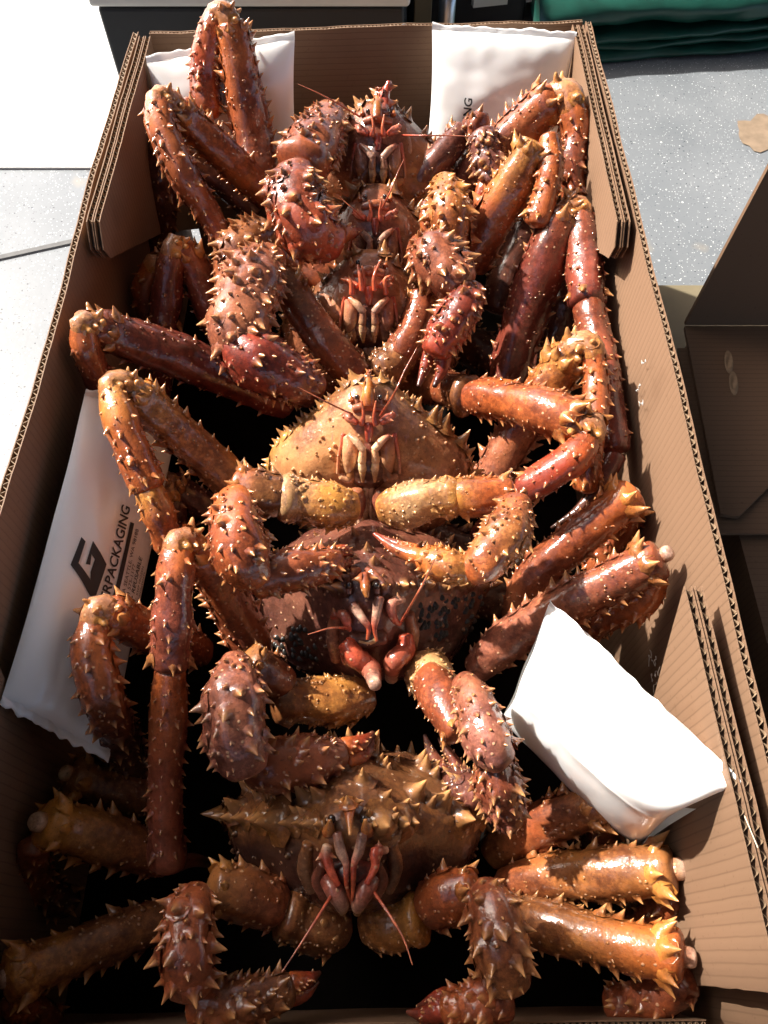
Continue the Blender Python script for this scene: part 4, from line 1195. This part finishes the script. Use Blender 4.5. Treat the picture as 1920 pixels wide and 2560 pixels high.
c.claw_arm([(885, 1268, .265, 46), (830, 1265, .272, 54), (760, 1250, .278, 56), (705, 1245, .283, 54)],
           [(705, 1240, .283, 54), (640, 1230, .288, 57), (592, 1215, .29, 50)],
           [(586, 1245, .305, 48), (590, 1320, .313, 66), (612, 1400, .303, 67), (640, 1440, .292, 52)],
           [(640, 1448, .285, 46), (700, 1430, .288, 53), (790, 1415, .283, 48), (840, 1402, .277, 34)],
           [[(835, 1382, .28, 18), (862, 1376, .275, 16), (882, 1386, .268, 6)], [(845, 1412, .272, 22), (868, 1404, .268, 16), (882, 1396, .265, 6)]],
           bc=(YO, YO, CR), ucl=(OL, OL, OR), wc=(OR, (.34, .075, .025), OR), pc=(OR, BR, OR), L_=.34, Lp=.40, sp=.0115)
c.claw_arm([(960, 1270, .262, 46), (1010, 1265, .272, 52), (1080, 1246, .287, 50), (1138, 1240, .288, 48)],
           [(1140, 1240, .289, 50), (1210, 1240, .293, 49), (1272, 1236, .294, 44)],
           [(1290, 1258, .304, 40), (1272, 1320, .309, 57), (1218, 1400, .304, 53), (1180, 1430, .297, 42)],
           [(1166, 1426, .298, 36), (1110, 1412, .298, 45), (1060, 1396, .293, 36)],
           [[(1050, 1392, .288, 23), (990, 1372, .282, 16), (935, 1335, .277, 5)], [(1040, 1376, .286, 17), (985, 1358, .281, 12), (938, 1334, .276, 4)]],
           bc=(YO, CR, YO), ucl=(YO, OR, OR), wc=(OR, (.42, .16, .05), OR), pc=(YO, OR), fc=(OR, (.36, .09, .03), RD), L_=.36, Lp=.34, sp=.011)

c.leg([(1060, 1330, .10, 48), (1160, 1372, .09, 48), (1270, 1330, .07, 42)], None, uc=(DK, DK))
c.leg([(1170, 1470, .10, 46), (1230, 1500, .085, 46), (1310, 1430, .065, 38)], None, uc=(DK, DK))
# ================================================================== crab 5
c = Crab(920, 1640, 'crab with black egg dots on its cheeks, next to the plain ice pack', 5)
hw = .114
F5 = Vector((0, -.44, .90)).normalized(); V5 = Vector((0, -.90, -.44))
base = P(915, 1462, .262); c.face_c = P(915, 1560, .26)
make_body(c, base - F5 * (.80 * hw), F5, V5, hw, (.15, .050, .034), PU, (.135, .052, .040), (.17, .058, .035), spin=.9, vh=.78, dh=.46, vexp=4.5)
blob(c, 'rostrum', [(912, 1440, 14), (914, 1470, 13, .004), (917, 1492, 6, .008)], [BR, OR, YO], lift=.006, ns=((.2, 1.3, 1.6), (.2, -1.3, 1.6)))
for sg, ux in ((-1, 872), (1, 942)):
    eye(c, ux, 1464, 9, .005)
    blob(c, 'brow', [(907 + sg * 10, 1424, 9), (907 + sg * 30, 1440, 13), (907 + sg * 52, 1462, 9)], [BR, PK, PU], parent=c.carapace, lift=.004, ns=((.3, .5, 1.4), (.7, 1.0, 1.4)))
blob(c, 'antennule', [(882, 1512, 14), (905, 1545, 11, .004), (922, 1570, 7, .006), (918, 1598, 4, .008)], [PU, PALE, RED, (.6, .15, .06)], lift=.007)
blob(c, 'antennule', [(948, 1495, 14), (940, 1540, 11, .004), (936, 1572, 7, .006), (942, 1602, 4, .008)], [PU, PALE, RED, (.6, .15, .06)], lift=.007)
blob(c, 'feeler_base', [(832, 1542, 8), (860, 1538, 15), (870, 1568, 9, .003), (876, 1574, 6, .004)], [RED, vec_lerp(RED, PALE, .3), RED], lift=.008, ns=((.2, -1, 1.6),))
blob(c, 'feeler_base', [(1010, 1500, 7), (978, 1510, 14), (985, 1548, 10, .003), (1000, 1560, 6, .004)], [PALE, vec_lerp(RED, PALE, .3), RED], lift=.008, ns=((.2, 1, 1.6),))
whip(c, (876, 1572), [(830, 1570, .285), (770, 1586, .29)], 3.6)
whip(c, (1000, 1560), [(1035, 1500, .31), (1062, 1450, .325), (1087, 1398, .34)], 3.6)
blob(c, 'jaw', [(880, 1595, 20), (915, 1600, 22), (960, 1592, 20)], [PU, (.05, .02, .015), PU], lift=.001)
blob(c, 'jaw', [(898, 1602, 8), (918, 1606, 9), (938, 1600, 8)], [CR, CR], lift=.006)
for sg, pp in ((-1, [(868, 1610, 24), (885, 1640, 28, .006), (925, 1672, 26, .012), (938, 1712, 17, .012)]), (1, [(1015, 1590, 20), (1012, 1625, 26, .006), (985, 1655, 26, .012), (978, 1695, 16, .012)])):
    o = blob(c, 'mouth_leg', pp, [RED, (.36, .07, .04), (.38, .12, .085), PALE], lift=.010, namp=.10)
    blob(c, 'mouth_plate', [(pp[0][0] - sg * 6, 1600, 10), (pp[0][0] + sg * 4, 1625, 16), (pp[0][0] + sg * 2, 1655, 12)], [RED, (.36, .09, .06)], parent=o, lift=.012)
for sg, u0 in ((-1, 838), (1, 1025)):
    blob(c, 'cheek_edge', [(u0 - sg * 2, 1535, 14), (u0 + sg * 6, 1590, 18), (u0 - sg * 2, 1650, 14)], [PK, vec_lerp(PK, PALE, .3), PK], parent=c.carapace, lift=.002)
# egg dots
m = MB(); rnd = random.Random(5)
for (u0, u1, v0, v1, n) in ((1050, 1115, 1510, 1570, 24), (1160, 1210, 1480, 1580, 22), (1100, 1150, 1480, 1530, 7), (1075, 1125, 1575, 1600, 6), (690, 795, 1585, 1650, 26), (725, 770, 1565, 1590, 6)):
    for _ in range(n):
        m0 = getattr(c, 'miss', 0); p = on_body(c, rnd.uniform(u0, u1), rnd.uniform(v0, v1), .0006)
        if getattr(c, 'miss', 0) > m0: continue
        ax = (EYE - p).normalized(); s_ = ax.orthogonal().normalized(); s_.rotate(__import__('mathutils').Quaternion(ax, rnd.uniform(0, 6))); q_ = ax.cross(s_)
        r = 7.2 * depth(p) / FPX; vs = []
        for i in range(5):
            a = math.pi / 2 * i / 4
            for j in range(9):
                b = 2 * math.pi * j / 9
                vs.append(p + ax * (r * .38 * math.sin(a)) + (s_ * math.cos(b) * 1.25 + q_ * math.sin(b)) * (r * max(.02, math.cos(a))))
        m.add(vs, [(i * 9 + j, i * 9 + (j + 1) % 9, (i + 1) * 9 + (j + 1) % 9, (i + 1) * 9 + j) for i in range(4) for j in range(9)])
eg = m.build('egg_dots', EGG, c.root); eg['kind'] = 'stuff'
c.leg([(640, 1640, .19, 48), (585, 1525, .23, 53), (525, 1415, .277, 49), (490, 1372, .292, 42)],
      [(446, 1368, .305, 40), (438, 1450, .297, 45), (430, 1560, .278, 47), (427, 1660, .255, 46)], uc=(BR, BR, OR), lc=[OR, (.27, .065, .035), (.25, .065, .038)],
      foot=[(425, 1682, .252, 43), (421, 1800, .225, 44), (415, 1950, .19, 41), (415, 2080, .165, 41), (420, 2160, .15, 47)],
      tip=[(440, 2162, .14, 19), (480, 2150, .13, 17), (530, 2160, .11, 10)], Ll=.36, spl=.0135)
c.leg([(500, 1630, .16, 46), (400, 1592, .225, 50), (315, 1552, .262, 49), (272, 1532, .275, 44)],
      [(240, 1552, .277, 42), (232, 1640, .272, 48), (265, 1760, .25, 51), (320, 1890, .155, 46), (360, 2000, .11, 38)], uc=(BR, BR, OR), lc=[OR, DK, DK])
c.claw_arm([(920, 1740, .19, 50), (850, 1752, .20, 56), (740, 1752, .215, 58), (692, 1760, .222, 46)],
           [(712, 1712, .225, 50), (662, 1682, .24, 51), (622, 1652, .255, 44)],
           [(592, 1652, .275, 42), (586, 1730, .284, 70), (590, 1830, .278, 77), (612, 1912, .262, 62)],
           [(630, 1908, .238, 58), (710, 1912, .238, 67), (800, 1896, .233, 59), (850, 1882, .228, 40)],
           [[(860, 1868, .228, 25), (902, 1858, .223, 20), (933, 1832, .217, 6)], [(870, 1902, .223, 27), (915, 1882, .217, 17), (936, 1838, .212, 5)]],
           bc=(OL, YO, OL), ucl=(BR, OL), wc=(PK, (.33, .12, .08)), pc=(BR, BR, PU), L_=.40, Lp=.36, sp=.013, spp=.0125)
arm5 = c.claw_arm([(1045, 1665, .20, 50), (1078, 1690, .213, 60), (1085, 1720, .217, 52)],
           [(1075, 1692, .218, 54), (1112, 1762, .237, 52), (1150, 1832, .247, 40)],
           [(1160, 1705, .26, 34), (1190, 1770, .276, 52), (1226, 1862, .28, 60), (1246, 1892, .275, 50)],
           [(1232, 1892, .264, 48), (1246, 1960, .254, 58), (1266, 2030, .238, 48), (1270, 2065, .228, 28)],
           [], bc=(OL, CR), ucl=(BR, BR), wc=(PK, (.34, .13, .095)), pc=(BR, PU), L_=.40, Lp=.44, sp=.013)
c.claw_arm(None, None, None, [(1200, 1985, .205, 44), (1150, 1960, .19, 40), (1122, 1942, .18, 28)], [[(1120, 1940, .178, 20), (1082, 1890, .168, 16), (1062, 1838, .16, 5)], [(1150, 1925, .178, 17), (1120, 1880, .17, 13), (1098, 1845, .165, 5)]], fc=(MR, DK, (.04, .014, .01)), pc=(PU, DK), within=arm5)
c.leg([(1290, 1545, .15, 46), (1340, 1442, .19, 48), (1450, 1340, .222, 48), (1548, 1262, .247, 46), (1578, 1236, .252, 42)],
      [(1584, 1262, .237, 32), (1555, 1330, .20, 34), (1480, 1420, .15, 30)], uc=(PK, BR, OR), lc=[BR, BR], nub=(1590, 1216, .258, 19))
c.leg([(1190, 1672, .17, 44), (1270, 1602, .20, 51), (1400, 1522, .237, 53), (1550, 1442, .27, 52), (1645, 1396, .288, 47)],
      [(1642, 1446, .265, 34), (1600, 1500, .24, 42), (1520, 1540, .21, 40), (1430, 1590, .17, 34)], uc=((.33, .12, .075), PK, BR), lc=[OR, BR, BR], nub=(1680, 1376, .30, 20))

# ================================================================== crab 6 (nearest)
c = Crab(880, 2150, 'nearest crab, spiny brown back up and beak pointing at the viewer', 6)
hw = .110
F6 = Vector((0, -.22, .975)).normalized(); V6 = Vector((0, -.975, -.22))
base = P(875, 2062, .258); c.face_c = P(875, 2150, .25)
make_body(c, base - F6 * (.84 * hw), F6, V6, hw, (.135, .052, .020), DK, (.060, .022, .016), (.26, .105, .030), spin=1.15, dh=.44, vh=.60, vexp=5.5, dspin=1.35)
blob(c, 'rostrum', [(872, 2010, 22), (873, 2040, 12, .006), (875, 2088, 4, .014)], [YO, OR, YO], lift=.008, ns=((.05, 1.2, 1.0), (.05, -1.2, 1.0), (.3, .1, 2.0)))
for sg, ux in ((-1, 829), (1, 909)):
    eye(c, ux, 2048, 11, .006)
    blob(c, 'eye_spine', [(ux - sg * -10, 2080, 16), (ux + sg * 6, 2072, 15, .004), (ux + sg * 4, 2050, 5, .010)], [OR, YO], parent=c.carapace, lift=.004)
    blob(c, 'antennule', [(875 + sg * 32, 2085, 13), (875 + sg * 22, 2130, 13, .004), (875 + sg * 10, 2160, 9, .006), (875 + sg * 8, 2215, 6, .010), (875 - sg * (-sg) * 8 if sg < 0 else 880, 2270 if sg < 0 else 2250, 3.5, .014)], [PU, PALE, RED, (.62, .14, .05), (.6, .12, .04)], lift=.008)
for pp in ([(818, 2115, 12), (815, 2140, 15, .002), (828, 2180, 11, .006), (845, 2212, 8, .008)], [(965, 2125, 10), (938, 2130, 15, .002), (938, 2165, 11, .006), (918, 2208, 8, .008)]):
    blob(c, 'feeler_base', pp, [PALE, RED, (.6, .12, .06), RED], lift=.010, ns=((.25, 1.2, 1.0), (.25, -1.2, 1.0)))
whip(c, (845, 2212), [(790, 2300, .262), (745, 2370, .266), (705, 2430, .27)], 3.8)
whip(c, (920, 2208), [(975, 2290, .262), (1010, 2350, .266), (1031, 2412, .27)], 3.8)
blob(c, 'jaw', [(830, 2185, 30), (875, 2180, 34), (920, 2185, 30)], [(.18, .03, .02), (.06, .015, .012), (.18, .03, .02)], lift=.001)
for sg in (-1, 1):
    o = blob(c, 'mouth_leg', [(875 + sg * 60, 2200, 18), (875 + sg * 40, 2225, 24, .006), (875 + sg * 22, 2258, 20, .010), (875 + sg * 18, 2280, 11, .010)], [MR, (.40, .13, .09), PALE, CR], lift=.009)
    blob(c, 'mouth_plate', [(875 + sg * 68, 2160, 12), (875 + sg * 80, 2200, 17), (875 + sg * 66, 2240, 14)], [DK, (.30, .10, .07)], parent=o, lift=.006)
    blob(c, 'cheek_edge', [(875 + sg * 105, 2110, 16), (875 + sg * 112, 2170, 22), (875 + sg * 95, 2225, 16)], [OL, (.20, .10, .055), (.2, .09, .05)], parent=c.carapace, lift=.002)
c.leg([(400, 2015, .12, 46), (285, 1975, .145, 53), (185, 1940, .168, 48)], [(165, 1985, .145, 36), (205, 2050, .11, 36)], uc=(OL, OL), lc=[OL, DK], nub=(150, 1926, .178, 20), L_=.46)
c.leg([(420, 2142, .13, 52), (305, 2112, .16, 58), (180, 2074, .19, 58), (115, 2056, .208, 52)],
      [(82, 2112, .20, 38), (95, 2200, .15, 40), (165, 2260, .11, 38)], uc=(BR, OL, YO), lc=[BR, DK], nub=(80, 2052, .222, 24), L_=.46)
c.leg([(430, 2292, .13, 50), (305, 2337, .155, 54), (150, 2397, .18, 54), (25, 2442, .202, 55)],
      [(30, 2500, .18, 42), (120, 2560, .14, 40)], uc=(OL, OL, YO), lc=[OR, BR], L_=.46, nub=(-8, 2452, .208, 24))
c.claw_arm([(860, 2312, .17, 56), (790, 2312, .18, 66), (712, 2282, .192, 60)],
           [(692, 2266, .195, 62), (612, 2236, .21, 66), (535, 2222, .222, 56)],
           [(492, 2236, .24, 44), (470, 2292, .255, 58), (466, 2390, .256, 63), (480, 2470, .245, 56)],
           [(490, 2502, .222, 50), (570, 2512, .223, 57), (660, 2492, .218, 52), (720, 2472, .213, 38)],
           [[(730, 2458, .213, 27), (770, 2448, .208, 19), (800, 2432, .203, 6)], [(720, 2492, .21, 25), (762, 2486, .207, 16), (795, 2455, .202, 5)]],
           bc=(OL, OL), ucl=(BR, OL), wc=(BR, BR), pc=(BR, OL), L_=.50, Lp=.50, sp=.0125)
c.claw_arm([(920, 2312, .17, 54), (982, 2306, .182, 62), (1050, 2292, .193, 58)],
           [(1070, 2272, .198, 60), (1122, 2242, .21, 64), (1182, 2230, .22, 54)],
           [(1215, 2226, .24, 46), (1236, 2290, .252, 65), (1252, 2380, .252, 69), (1270, 2450, .242, 62)],
           [(1260, 2492, .228, 52), (1190, 2512, .223, 57), (1120, 2522, .217, 42)],
           [[(1110, 2526, .213, 28), (1062, 2536, .205, 20), (1018, 2530, .20, 6)], [(1140, 2486, .215, 23), (1095, 2492, .21, 17), (1045, 2515, .203, 5)]],
           bc=(OL, YO), ucl=(BR, OR), wc=(BR, OL), pc=(BR, OR), fc=(RD, RD, DK), L_=.44, Lp=.46, sp=.0125)
c.leg([(1230, 2132, .13, 46), (1330, 2072, .16, 52), (1430, 2032, .187, 54), (1500, 2007, .203, 50)],
      [(1528, 2050, .182, 42), (1470, 2122, .14, 38)], uc=(OL, BR, OL), lc=[BR, DK], nub=(1532, 1993, .215, 23), L_=.46, up_crown=8)
c.leg([(1260, 2222, .14, 50), (1380, 2192, .165, 57), (1520, 2182, .192, 60), (1675, 2176, .215, 56)],
      [(1690, 2236, .19, 42), (1630, 2300, .16, 44), (1540, 2332, .13, 36)], uc=(BR, (.30, .11, .03), OL), lc=[BR, BR], nub=(1722, 2170, .222, 25), L_=.44, up_crown=8)
c.leg([(1270, 2287, .16, 52), (1400, 2322, .185, 57), (1560, 2362, .205, 59), (1695, 2390, .22, 56)],
      [(1715, 2450, .2, 45), (1640, 2492, .18, 48), (1530, 2512, .16, 40)], uc=(OL, (.30, .11, .03), OR), lc=[BR, BR], nub=(1746, 2398, .224, 25), L_=.44, up_crown=8)

tot = sum(len(o.data.polygons) for o in bpy.data.objects if o.type == 'MESH')
print('faces', tot, 'objects', len(bpy.data.objects))
